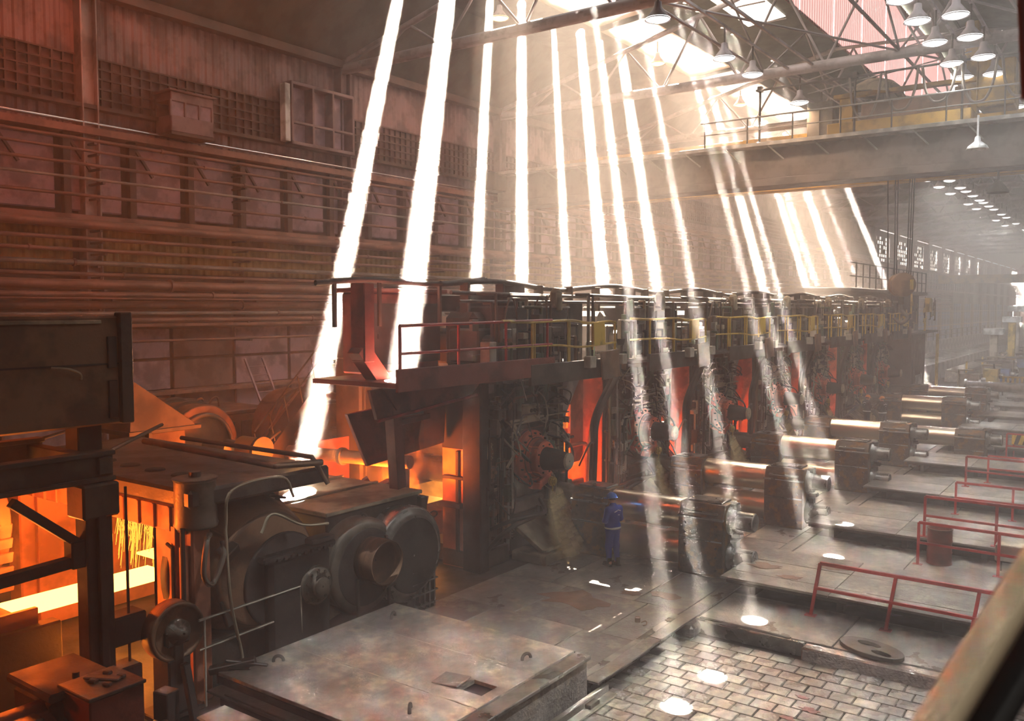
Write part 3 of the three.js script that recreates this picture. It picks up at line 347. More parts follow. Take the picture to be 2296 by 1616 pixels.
{ const t = thing('electrical_box', 'small pale electrical box at the front of the near block', 'box', [-11.3, -0.25, -7.75]); part(t, 'case', M.mid, (b) => b.box(0, 1.3, 0, 0.5, -0.35, 0.1)); part(t, 'lid', M.pale, (b) => b.box(-0.03, 1.33, 0.5, 0.54, -0.38, 0.13)); part(t, 'vent_slot', M.pit, (b) => { for (let i = 0; i < 5; i++) b.box(0.12 + i * 0.08, 0.16 + i * 0.08, 0.34, 0.4, 0.095, 0.105, 0); }); }
{ const t = thing('angle_iron', 'pale angle iron lying against the near block beside the tiles', 'bar', [-7.4, -0.25, -12.3]); part(t, 'bar', M.pale, (b) => { b.box(0, 0.09, 0, 0.16, -0.7, 1.8, 0.01); b.box(0, 0.26, 0, 0.04, -0.7, 1.8, 0.01); }); part(t, 'foot', M.dark, (b) => b.box(0.02, 0.2, 0.0, 0.1, -0.2, 0.1, 0.01)); }
// ---- cream handrail right at the camera, and the dark stanchion at the frame's edge
{ const h = [-0.216, 5.832, -1.186], q = (p) => p.map((v, k) => v - h[k]), t = thing('handrail', 'thick cream handrail crossing the near right corner', 'railing', h); part(t, 'rail', std([0.8, 0.6, 0.36], 0.4), (b) => b.cyl([0, 0, 0], q([-0.1206, 6.0135, -1.552]), 0.027, 0.027, 24)); part(t, 'shade_bar', M.soot, (b) => b.cyl(q([-0.1862, 5.7737, -1.3016]), q([-0.0957, 5.9394, -1.6509]), 0.03, 0.03, 16)); part(t, 'clamp', M.soot, (b) => b.cyl(q([-0.119, 6.0, -1.545]), q([-0.09, 5.93, -1.66]), 0.02, 0.02, 10)); }  // the dark bar beside the rail stands for its shaded side
{ const t = part(scene, 'stanchion', M.redDark, (b) => b.cyl([0, 0, 0], [-0.016, 0.245, 0], 0.012, 0.012, 12)); t.position.set(-0.2377, 6.876, -2.334); tag(t, 'dark post at the upper right edge of the frame', 'post'); }
// ================================================================ rolling mill: seven stands in a row
const PITCH = 6.1, ST0 = -18.55, FACE = -13;
function standProto(seed) {
  const t = new THREE.Group(); t.name = 'mill_stand'; const r = rng(seed), R = (a, b) => a + (b - a) * r();
  const mats = [M.dark, M.mid, M.green, M.dust, M.soot, M.brown, M.dust, M.soot, M.mid, M.green, M.pale, M.steel];  // dust and pale tones repeated to act as highlights on the dark stand
  // four housing posts with feet, operator side in front, drive side behind
  for (const [x0, x1] of [[-1.0, 0], [-5.0, -4.0]]) for (const [z0, z1] of [[0.82, 1.92], [-1.92, -0.82]]) part(t, 'housing_post', M.dark, (b) => { b.box(x0, x1, 0, 5.1, z0, z1, 0.06); b.box(x0 - 0.1, x1 + 0.1, 0, 0.45, z0 - 0.08, z1 + 0.08, 0.03); b.box(x1 - 0.02, x1 + 0.06, 0.6, 4.6, z0 + 0.12, z0 + 0.34, 0.01); b.box(x1 - 0.02, x1 + 0.06, 0.6, 4.6, z1 - 0.34, z1 - 0.12, 0.01); });
  part(t, 'housing_crown', M.dark, (b) => { b.box(-1.1, -0.1, 4.9, 6.3, -1.95, 1.95, 0.15); b.box(-5.1, -4.1, 4.9, 6.3, -1.95, 1.95, 0.15); });
  part(t, 'separator', M.soot, (b) => { b.box(-4.2, -1, 5.0, 5.8, -1.6, 1.6, 0.05); b.box(-4.2, -1, 0, 0.5, -1.8, 1.8, 0.05); });
  // rolls and chocks in the window
  part(t, 'backup_chock', M.soot, (b) => { b.box(-0.95, 0.12, 2.35, 4.5, -0.8, 0.8, 0.06); b.box(0.1, 0.22, 3.4, 4.3, -0.55, 0.55, 0.04); });
  part(t, 'backup_chock', M.soot, (b) => b.box(-0.95, 0.1, 0.1, 1.2, -0.8, 0.8, 0.06));
  part(t, 'work_roll_chock', M.mid, (b) => { b.box(-0.9, 0.16, 1.55, 2.3, -0.7, 0.7, 0.05); b.box(-0.9, 0.16, 1.15, 1.5, -0.7, 0.7, 0.05); });
  part(t, 'work_roll', M.steel, (b) => { b.cyl([-4.2, 1.92, 0], [-0.9, 1.92, 0], 0.36, 0.36, 28); b.cyl([-4.2, 1.12, 0], [-0.9, 1.12, 0], 0.36, 0.36, 28); });
  part(t, 'backup_roll', M.mid, (b) => b.cyl([-4.2, 3.0, 0], [-0.9, 3.0, 0], 0.68, 0.68, 32));
  // red roll-end cover: flange with bolts, step, dark neck with pale end disc
  const cv = part(t, 'roll_end_cover', M.ring, (b) => b.lathe([[0.44, 0.1], [0.46, 0.34], [0.5, 0.36], [0.52, 0.24], [0.6, 0.2], [0.68, 0.16], [0.7, 0.12], [0.7, -0.05], [0.3, -0.05]], [0.22, 2.58, 0.1], [1, 0, 0], 40));
  part(cv, 'cover_ring', M.ring, (b) => b.lathe([[0.3, 0.54], [0.42, 0.54], [0.45, 0.5], [0.45, 0.3], [0.3, 0.3]], [0.22, 2.58, 0.1], [1, 0, 0], 36));
  part(cv, 'bolt', M.soot, (b) => { for (let k = 0; k < 16; k++) { const a = (k / 16) * Math.PI * 2; b.cyl([0.38, 2.58 + 0.62 * Math.cos(a), 0.1 + 0.62 * Math.sin(a)], [0.46, 2.58 + 0.62 * Math.cos(a), 0.1 + 0.62 * Math.sin(a)], 0.028, 0.028, 6); if (k % 2) b.cyl([0.74, 2.58 + 0.37 * Math.cos(a), 0.1 + 0.37 * Math.sin(a)], [0.79, 2.58 + 0.37 * Math.cos(a), 0.1 + 0.37 * Math.sin(a)], 0.024, 0.024, 6); } });
  part(cv, 'dark_recess', M.soot, (b) => b.lathe([[0.46, 0], [0.465, 0.02], [0.53, 0.02], [0.53, 0.0]], [0.46, 2.58, 0.1], [1, 0, 0], 36));
  part(t, 'roll_neck', M.soot, (b) => b.lathe([[0.02, 1.2], [0.14, 1.2], [0.16, 1.16], [0.22, 1.1], [0.27, 0.85], [0.3, 0.5], [0.34, 0.3]], [0.22, 2.58, 0.1], [1, 0, 0], 28));
  part(t, 'neck_disc', M.dust, (b) => b.lathe([[0.02, 0.05], [0.2, 0.05], [0.22, 0.03], [0.22, 0]], [1.42, 2.58, 0.1], [1, 0, 0], 24));
  part(t, 'lower_bracket', M.ring, (b) => { b.cbox(0.45, 1.95, -0.28, 0.16, 0.2, 0.62, 0.3, 0, 0); b.cbox(0.5, 1.86, 0.2, 0.12, 0.16, 0.45, -0.2, 0, 0); });
  part(t, 'grease_fitting', M.yellow, (b) => { b.lathe([[0.02, 0.12], [0.12, 0.1], [0.13, 0], [0.02, -0.02]], [0.58, 1.9, -0.42], [1, 0, 0.2], 14); b.tube([[0.6, 1.9, -0.4], [0.7, 1.78, -0.3], [0.66, 1.66, -0.36]], 0.02, 12, 5); });
  // gauge box between the posts
  const gb = part(t, 'gauge_box', M.dust, (b) => b.box(0.2, 0.42, 3.5, 3.95, -0.15, 0.42)); part(gb, 'gauge', M.soot, (b) => { for (const z of [0, 0.14, 0.28]) b.cyl([0.41, 3.8, z], [0.45, 3.8, z], 0.05, 0.05, 14); });
  // junction boxes, valves, pipes and hoses all over the posts
  for (let k = 0; k < 48; k++) { const up = k % 2, z = up ? R(0.75, 1.9) : R(-1.9, -0.75), y = k < 30 ? R(0.5, 4.6) : R(2.2, 4.7), w = R(0.1, 0.4), h = R(0.1, 0.5), d = R(0.08, 0.28); const m = mats[Math.floor(r() * 12)]; part(t, ['junction_box', 'valve_block', 'manifold'][k % 3], m, (b) => { b.cbox(0.06 + d / 2, y, z, d, h, w); if (k % 3 === 1) { b.cyl([d + 0.05, y, z], [d + 0.15, y, z], w * 0.3, w * 0.3, 8); b.cyl([0.06 + d / 2, y + h / 2, z], [0.06 + d / 2, y + h / 2 + 0.1, z], 0.03, 0.03, 6); } if (k % 3 === 2) for (let q = 0; q < 4; q++) b.cyl([d + 0.04, y - h * 0.4 + q * h * 0.27, z], [d + 0.13, y - h * 0.4 + q * h * 0.27, z], 0.02, 0.02, 6); }); }
  for (let k = 0; k < 32; k++) { const up = k % 2, z = up ? R(0.8, 1.95) : R(-1.95, -0.8), y0 = R(0.2, 2.2), y1 = y0 + R(0.8, 2.6), x = R(0.08, 0.34), q = R(0.014, 0.045); part(t, 'pipe', mats[Math.floor(r() * 12)], (b) => b.poly([[0, y0, z], [x, y0, z], [x, Math.min(y1, 4.7), z], [x, Math.min(y1, 4.7), z + R(-0.4, 0.4)]], q, 7)); }
  for (let k = 0; k < 20; k++) { const y = R(2.4, 4.7), z0 = R(-1.8, 0.6), x = R(0.2, 0.45); part(t, 'pipe', mats[Math.floor(r() * 12)], (b) => b.poly([[x - 0.2, y, z0], [x, y, z0], [x, y, z0 + R(0.5, 1.6)], [x, y - R(0.1, 0.6), z0 + 1.2]], R(0.014, 0.035), 7)); }
  for (let k = 0; k < 18; k++) { const z0 = R(-1.6, 1.5), y0 = R(2.2, 4.4), dz = R(-0.7, 0.7), dy = R(0.3, 1.1); part(t, 'hose', r() < 0.6 ? M.hose : M.dust, (b) => b.tube([[0.1, y0, z0], [R(0.3, 0.6), y0 - dy * 0.3, z0 + dz * 0.2], [R(0.35, 0.75), y0 - dy, z0 + dz * 0.6], [0.3, y0 - dy * 0.7, z0 + dz], [0.1, y0 - dy * 0.5, z0 + dz]], R(0.016, 0.03), 20, 6)); }
  part(t, 'hose', M.hose, (b) => b.tube([[0.2, 1.0, 1.7], [0.7, 1.25, 1.5], [0.95, 1.3, 0.8], [0.8, 1.25, 0.2], [0.5, 1.5, 0.0]], 0.05, 28, 8)); part(t, 'hose', M.hose, (b) => b.tube([[0.4, 3.1, -0.5], [0.9, 2.9, -0.75], [0.95, 2.4, -0.85], [0.5, 2.2, -0.75]], 0.03, 24, 7));
  for (const z of [-0.55, 0.1, 0.55]) part(t, 'hydraulic_cylinder', M.green, (b) => { b.cyl([0.25, 4.0, z], [0.25, 4.75, z], 0.12, 0.12, 14); b.cyl([0.25, 3.8, z], [0.25, 4.0, z], 0.06, 0.06, 10); b.cyl([0.25, 4.7, z], [0.25, 4.78, z], 0.15, 0.15, 14); });
  // walkway on top: deck, fascia, yellow railing with a hanging sign board
  part(t, 'deck', M.dark, (b) => { b.box(-1.0, 1.25, 4.82, 4.9, -2.9, 2.9, 0.01); b.box(1.18, 1.27, 4.55, 5.05, -2.9, 1.5, 0.01); for (let z = -2.7; z < 2.8; z += 0.9) b.box(-0.5, 1.2, 4.68, 4.82, z, z + 0.1, 0); });
  part(t, 'hanging_plate', M.brown, (b) => { b.cbox(1.45, 4.9, -1.95, 0.05, 0.75, 1.15, 0.03, 0.1, 0.06); });
  part(t, 'work_light', M.pale, (b) => { b.cbox(1.36, 5.0, -1.05, 0.2, 0.3, 0.32); b.cbox(1.36, 5.0, -2.75, 0.2, 0.28, 0.26); });
  for (const [z, y] of [[1.4, 4.9], [-0.2, 4.9], [-1.4, 5.3], [-2.6, 5.0]]) part(t, 'railing_post', M.yellow, (b) => b.cyl([1.22, y, z], [1.22, 6.05, z], 0.032, 0.032, 8));
  for (const z of [1.4, -0.2]) part(t, 'railing_post', M.yellow, (b) => b.cyl([0.95, 4.9, z - 0.5], [0.95, 6.05, z - 0.5], 0.028, 0.028, 8));
  part(t, 'railing_rail', M.yellow, (b) => { b.tube([[1.22, 6.1, 2.6], [1.22, 6.06, 1.4], [1.22, 6.08, -0.3], [1.24, 6.0, -1.2], [1.22, 6.04, -2.3], [1.22, 5.98, -2.65]], 0.034, 30, 8); b.tube([[1.22, 5.5, 2.6], [1.22, 5.48, 0.4], [1.26, 5.4, -0.8], [1.22, 5.46, -2.65]], 0.028, 24, 8); });
  part(t, 'sign_board', M.yellow, (b) => b.cbox(1.3, 5.72, -1.62, 0.02, 0.62, 0.58, 0.06, 0, 0));
  // machinery above the deck
  part(t, 'screw_down', M.soot, (b) => { b.box(-1.05, 0.5, 5.6, 6.45, -1.5, 1.5, 0.05); b.cyl([-0.4, 6.3, 0], [-0.4, 7.0, 0], 0.35, 0.35, 18); b.cyl([-4.5, 6.3, 0], [-4.5, 7.0, 0], 0.35, 0.35, 18); b.box(-4.6, 0.2, 6.3, 6.75, -0.9, 0.9, 0.04); });
  part(t, 'gear_case', M.dark, (b) => { b.box(-0.6, 0.3, 5.1, 5.9, 1.6, 2.3, 0.04); b.cyl([0.3, 5.5, 1.95], [0.55, 5.5, 1.95], 0.26, 0.26, 16); b.box(-0.8, 0.2, 5.0, 6.6, -2.6, -1.8, 0.04); });
  for (let k = 0; k < 26; k++) { const z = R(-2.6, 2.6), y = R(5.0, 6.4), w = R(0.12, 0.45), h = R(0.12, 0.6); part(t, 'valve_block', mats[Math.floor(r() * 12)], (b) => { b.cbox(R(0.3, 0.85), y, z, R(0.1, 0.3), h, w); }); }
  for (let k = 0; k < 22; k++) { const z = R(-2.6, 2.4), y0 = 4.95, y1 = R(5.5, 6.8), x = R(0.3, 1.0); part(t, 'pipe', mats[Math.floor(r() * 12)], (b) => b.poly([[x, y0, z], [x, y1, z], [x - 0.3, y1, z + R(-0.5, 0.5)]], R(0.015, 0.05), 7)); }
  part(t, 'top_pipe', M.dark, (b) => { b.tube([[-0.2, 6.95, 3.05], [-0.2, 7.05, 1.4], [-0.2, 7.02, 0.2], [-0.2, 6.88, -1.8], [-0.2, 6.95, -3.05]], 0.07, 30, 8); b.cyl([0.1, 6.75, 3.05], [0.1, 6.7, -3.05], 0.05, 0.05, 8); b.cyl([0.3, 6.55, 3.0], [0.3, 6.55, -3.05], 0.04, 0.04, 8); for (const z of [-2.4, -0.9, 0.8, 2.2]) b.box(-0.25, 0, 6.3, 7.0, z, z + 0.1, 0.01); });
  part(t, 'lagged_bottle', M.dust, (b) => { b.lathe([[0.02, 0.62], [0.1, 0.6], [0.16, 0.5], [0.17, 0.05], [0.12, 0], [0.02, 0]], [0.4, 6.3, -0.9], [0, 1, 0], 16); });
  part(t, 'cable_loop', M.cable, (b) => { b.tube([[0.5, 6.3, -0.3], [0.6, 6.6, -0.1], [0.6, 6.65, 0.2], [0.55, 6.3, 0.35]], 0.025, 18, 6); b.tube([[0.5, 6.2, 1.0], [0.6, 6.6, 1.3], [0.6, 6.55, 1.5], [0.55, 6.1, 1.6]], 0.025, 18, 6); });
  // foot area: coolant trough and splash plate
  part(t, 'trough', M.dust, (b) => { b.ext([[0.05, 0.9], [0.95, 0.35], [1.05, 0.35], [1.05, 0.3], [0.9, 0.28], [0.05, 0.8]], 1.5, new THREE.Matrix4().makeTranslation(0, 0, -0.95), 0.008); b.box(0.1, 1.15, 0, 0.25, -1.1, 0.7, 0.03); });
  part(t, 'splash_plate', M.dust, (b) => { b.cbox(0.5, 0.95, -1.0, 0.85, 0.5, 0.04, 0, 0, -0.4); });
  part(t, 'water_pipe', M.hose, (b) => b.tube([[0.1, 0.4, 1.8], [0.6, 0.9, 1.9], [0.8, 1.15, 1.5], [0.75, 1.2, 0.6], [0.5, 1.3, 0.1]], 0.06, 28, 8));
  return t;
}
const protos = [standProto(1001), standProto(2002)];
for (let k = 0; k < 7; k++) {
  const o = k < 2 ? protos[k] : protos[k % 2].clone(); o.name = numbered('mill_stand'); o.position.set(FACE, 0, ST0 - PITCH * k);
  tag(o, `dark rolling-mill stand with a round red roll cover, ${k === 6 ? 'farthest of the seven' : k === 0 ? 'nearest the camera of the seven' : ORD[k] + ' from the camera'}`, 'mill stand', 'rolling mill stands'); scene.add(o);
}
// ---- water mist under the roll covers
const mistTex = tex(1, (i) => { const x = (i % NS) / NS, y = Math.floor(i / NS) / NS, e = Math.min(1, 6 * Math.min(x, 1 - x)) * Math.min(1, 5 * Math.min(y, 1 - y)); const v = e * (0.15 + 0.55 * nS[(i % NS) * NS + Math.floor(i / NS)]); return [v, v, v]; }); mistTex.wrapS = mistTex.wrapT = THREE.ClampToEdgeWrapping;
const mist = new THREE.MeshStandardMaterial({ color: new THREE.Color().setRGB(0.75, 0.6, 0.32), roughness: 1, alphaMap: mistTex, transparent: true, side: THREE.DoubleSide, depthWrite: false });
for (let k = 0; k < 6; k++) {
  const g = []; for (let s = 0; s < 4; s++) { const q = new THREE.BufferGeometry(), pos = [], uv = [], idx = []; for (let a = 0; a <= 14; a++) for (let j = 0; j <= 8; j++) { const u = a / 14, v = j / 8, rad = 0.25 + v * (1.25 + 0.12 * s), th = (-0.2 + u * 1.9), y = 1.75 - v * (1.35 + 0.1 * s) - 0.25 * v * v; pos.push(0.15 + rad * 0.5 * Math.sin(u * 2.6 + 0.3 + s * 0.2) * (0.5 + v), Math.max(0.05, y), -0.15 - rad * (u - 0.45) * 1.5 + 0.1 * s); uv.push(u, v); } for (let a = 0; a < 14; a++) for (let j = 0; j < 8; j++) { const i = a * 9 + j; idx.push(i, i + 1, i + 10, i, i + 10, i + 9); } q.setAttribute('position', new THREE.Float32BufferAttribute(pos, 3)); q.setAttribute('uv', new THREE.Float32BufferAttribute(uv, 2)); q.setIndex(idx); q.computeVertexNormals(); g.push(q); }
  const m = new THREE.Mesh(mergeGeometries(g), mist); m.name = numbered('water_mist'); m.position.set(FACE + 0.25, 0, ST0 - PITCH * k - 0.75); tag(m, `tan fan of cooling-water spray under the ${ORD[k]} red roll cover`, 'water spray', null, 'stuff'); scene.add(m);
}
// ---- hot strip running through the mill and what stands in the gaps
{ const t = thing('hot_strip', 'glowing yellow-orange steel strip running through the whole mill', 'steel strip', [-15.3, 1.5, 0]); part(t, 'molten_slab', glow([1, 0.5, 0.1], 10), (b) => b.box(-0.45, 0.45, -0.2, -0.14, -9.6, 3, 0.02)); part(t, 'flame_bright_strip', M.hot, (b) => b.box(-0.85, 0.85, 0, 0.05, -17, -9.6, 0.01)); part(t, 'glow_strip', glow([1, 0.3, 0.035], 6), (b) => b.box(-0.85, 0.85, 0, 0.04, -60, -17, 0.01)); }
area(-15.3, 1.6, -4.2, 1.6, 8, [1, 0.3, 0.05], 9, [-15.3, 9, -4.2]);
for (let k = 0; k < 7; k++) {
  const z = ST0 - PITCH * (k - 0.5), last = k === 0;
  if (k > 0) {
    const t = thing('looper_guide', `glowing gap with slanted dark rail and side guards between the ${ORD[k - 1]} and ${ORD[k]} mill stands`, 'guide', [FACE, 0, z], 0, 'guides between the mill stands');
    part(t, 'back_panel', M.redDark2, (b) => b.box(-4.7, -4.6, 0, 4.7, -1.1, 1.1, 0.01));  // added so the gap looks filled with orange light
    part(t, 'glow_catch_plate', M.ring, (b) => { b.box(-1.3, -0.04, 0.3, 4.7, -1.12, -1.06, 0.01); });  // bright red plate added so the gap looks lit orange
    part(t, 'side_guard', M.redDark2, (b) => { b.box(-0.75, -0.7, 0.2, 1.2, -1.05, 1.05, 0.01); b.box(-0.78, -0.66, 1.2, 1.28, -1.05, 1.05, 0.02); b.box(-0.8, -0.7, 1.8, 4.7, -1.15, -0.35, 0.01); });
    part(t, 'door_frame', M.redDark2, (b) => b.tube([[-0.55, 0.4, -0.95], [-0.5, 2.1, -0.95], [-0.5, 2.35, -0.8], [-0.5, 2.38, -0.2], [-0.5, 2.38, 0.1]], 0.06, 24, 8));
    part(t, 'cross_beam', M.redDark2, (b) => { b.box(-1.2, -1.0, 2.55, 2.75, -1.1, 1.1, 0.02); b.box(-1.4, -1.2, 3.5, 3.7, -1.1, 1.1, 0.02); b.cyl([-1.6, 4.1, -1.1], [-1.6, 4.1, 1.1], 0.2, 0.2, 14); });
    part(t, 'guard_sheet', M.pipeGrey, (b) => b.ext([[1.15, 4.75], [-0.2, 4.75], [1.15, 3.0]], 0.02, new THREE.Matrix4().makeRotationY(-Math.PI / 2).setPosition(-0.12, 0, 0), 0));
    part(t, 'curved_rail', M.soot, (b) => { for (const dx of [0, 0.12]) b.tube([[0.55 + dx, 5.0, -1.05], [0.55 + dx, 4.5, -0.75], [0.5 + dx, 3.6, 0.1], [0.45 + dx, 3.1, 0.32], [0.45 + dx, 2.5, 0.36], [0.4 + dx, 1.2, 0.36], [0.3 + dx, 0.1, 0.3]], 0.075, 36, 8); });
    part(t, 'hose', M.hose, (b) => b.tube([[0.3, 2.0, 0.8], [0.5, 2.45, 0.75], [0.55, 2.65, 0.55], [0.55, 2.5, 0.35], [0.5, 1.9, 0.35]], 0.03, 24, 7));
    part(t, 'looper_arm', M.dark, (b) => { b.cyl([-3.2, 1.25, 0], [-1.4, 1.25, 0], 0.13, 0.13, 14); b.bar([-2.3, 0.3, 0.5], [-2.3, 1.25, 0], 0.15); });
  }
  if (k) { point(-15.3, 2.3, z, [1, 0.13, 0.012], [0, 120, 90, 70, 40, 20, 12][k], 14); point(FACE - 0.75, 1.5, z + 0.35, [1, 0.14, 0.012], [0, 26, 22, 18, 8, 5, 4][k], 6); }
}
// ---- entry of the first stand: red-lit housing, sloping cover, platform with red railing
{
  const t = thing('mill_entry', 'red-lit entry housing with a long railed deck left of the first stand', 'machine', [FACE, 0, -16.4]);
  part(t, 'deck', M.redDark, (b) => { b.box(-1.2, 1.25, 4.82, 4.92, 0, 3.9, 0.01); b.box(1.18, 1.26, 4.75, 5.2, -1.7, 3.9, 0.01); });
  part(t, 'cabinet', M.redDark, (b) => { b.box(-2.0, -1.2, 4.9, 6.75, -0.2, 2.3, 0.04); b.box(-2.2, -1.0, 6.75, 6.85, -0.3, 2.4, 0.02); });
  for (const z of [0.3, 1.6]) part(t, 'cabinet_door', M.soot, (b) => { b.box(-1.2, -1.16, 5.1, 6.5, z - 0.5, z + 0.5, 0.01); b.box(-1.16, -1.12, 5.7, 5.8, z + 0.3, z + 0.4, 0); });
  for (const z of [-1.4, 0.3, 2.0, 3.8]) part(t, 'railing_post', M.redRail, (b) => b.cyl([1.22, 4.9, z], [1.22, 6.05, z], 0.032, 0.032, 8));
  part(t, 'railing_rail', M.redRail, (b) => { b.cyl([1.22, 6.05, 3.8], [1.22, 6.1, -1.6], 0.032, 0.032, 8); b.cyl([1.22, 5.5, 3.8], [1.22, 5.52, -1.6], 0.028, 0.028, 8); });
  part(t, 'sloping_cover', M.redDark, (b) => { b.ext([[-0.2, 4.75], [3.6, 4.7], [3.4, 4.1], [0.3, 4.35]], 0.08, new THREE.Matrix4().makeRotationY(-Math.PI / 2).setPosition(0.2, 0, 0), 0.01); b.ext([[-0.1, 4.3], [3.2, 4.1], [2.6, 2.9], [0, 3.1]], 0.08, new THREE.Matrix4().makeRotationY(-Math.PI / 2).setPosition(-0.9, 0, 0), 0.01); });
  part(t, 'cover_edge', M.redRail, (b) => b.bar([0.3, 4.36, 0.2], [0.3, 4.08, 3.5], 0.06));
  part(t, 'entry_post', M.soot, (b) => { b.box(-0.32, 0.25, 0, 4.8, -0.35, 0.0, 0.03); });
  part(t, 'slanted_arm', M.redDark, (b) => { b.bar([0.1, 5.6, 3.85], [0.1, 4.35, 2.75], 0.34); b.bar([0.1, 4.4, 2.85], [0.1, 2.55, 2.7], 0.26); b.box(-0.1, 0.3, 5.3, 6.9, 3.55, 3.85, 0.02); b.bar([0.1, 3.95, 2.75], [0.1, 4.0, 1.7], 0.12); });
  part(t, 'window_sheet', M.sheet, (b) => b.box(-0.02, 0.02, 4.05, 4.75, 1.75, 2.6, 0.01));
  part(t, 'top_pipe', M.dark, (b) => { b.tube([[-0.5, 6.9, 4.4], [-0.4, 7.0, 3], [-0.3, 6.95, 1], [-0.2, 7.1, -0.8]], 0.06, 24, 8); for (const z of [3.9, 2.6, 0.6]) b.box(-0.5, -0.42, 6.0, 7.0, z, z + 0.08, 0.01); });
  part(t, 'side_guide', M.redDark, (b) => { b.box(-0.9, -0.75, 0.9, 1.5, 0.2, 3.0, 0.02); b.cbox(-1.3, 1.9, 1.5, 0.3, 0.9, 0.4, 0.2, 0, 0.1); b.cbox(-1.2, 1.6, 0.7, 0.3, 0.6, 0.5, -0.3, 0, 0); b.bar([-1.4, 2.5, 2.2], [-1.2, 1.5, 1.6], 0.14); });
  part(t, 'shade_plate', M.pit, (b) => b.box(-1.08, -0.3, 2.95, 4.8, -0.22, -0.14, 0.01)); part(t, 'added_red_plate', M.redDark2, (b) => b.box(-1.08, -0.34, 0, 2.95, -0.22, -0.16, 0.01)); part(t, 'guide_bar', M.soot, (b) => { b.box(-1.0, -0.35, 2.2, 2.28, -0.16, -0.06, 0.01); b.box(-1.05, -0.4, 1.5, 1.62, -0.16, 0.0, 0.01); b.box(-0.62, -0.52, 0.4, 2.9, -0.16, -0.1, 0.01); });  // added: black plate as shade above, red plate to catch the glow below
  part(t, 'roller', M.dark, (b) => { for (let z = 0.4; z < 3.4; z += 0.6) b.cyl([-3.4, 1.28, z], [-1.1, 1.28, z], 0.17, 0.17, 14); });
  part(t, 'back_panel', M.redDark, (b) => b.box(-4.2, -4.1, 0, 3.0, 0.1, 1.2, 0.01));
}
point(-14.6, 2.0, -15.0, [1, 0.15, 0.01], 400, 14);
// ---- exit tower after the last stand
{
  const t = thing('exit_tower', 'tall dark tower with railings on top behind the last mill stand', 'machine', [-14, 0, -64]); const r = rng(44), R = (a, b) => a + (b - a) * r();
  part(t, 'body', M.soot, (b) => { b.box(-3, 1.2, 0, 4.6, -4.5, 0, 0.05); b.box(-3.5, 0.4, 4.6, 7.4, -6, 2.5, 0.05); b.cyl([1.2, 2.6, -2.2], [1.3, 2.6, -2.2], 1.6, 1.6, 28); });
  part(t, 'deck', M.dark, (b) => b.box(-3.6, 1.4, 4.6, 4.75, -8, 9, 0.02));
  part(t, 'top_frame', M.soot, (b) => { b.box(-3.6, 0.6, 7.3, 7.55, -8, 13, 0.03); });
  part(t, 'top_railing', M.dark, (b) => { for (let z = -7.8; z < 13; z += 1.5) b.cyl([0.5, 7.5, z], [0.5, 9, z], 0.04, 0.04, 6); for (const y of [8.2, 8.95]) b.cyl([0.5, y, -7.8], [0.5, y, 13], 0.035, 0.035, 6); });
  for (let k = 0; k < 26; k++) part(t, 'pipe', [M.dust, M.mid, M.yellow, M.brown][k % 4], (b) => { const z = R(-7, 6), y = R(4.8, 6.5); b.poly([[1.25, y, z], [1.35, y, z], [1.35, y + R(0.3, 1.4), z], [1.35, y + 0.5, z + R(-0.6, 0.6)]], R(0.03, 0.06), 6); });
  part(t, 'yellow_box', M.yellow, (b) => b.cbox(1.5, 6.6, -3.5, 0.3, 1.0, 0.9)); part(t, 'ladder', M.yellow, (b) => { for (const z of [-7.0, -6.4]) b.cyl([1.6, 0, z], [1.6, 4.5, z], 0.05, 0.05, 6); for (let y = 0.3; y < 4.4; y += 0.4) b.cyl([1.6, y, -7.0], [1.6, y, -6.4], 0.03, 0.03, 6); });
}
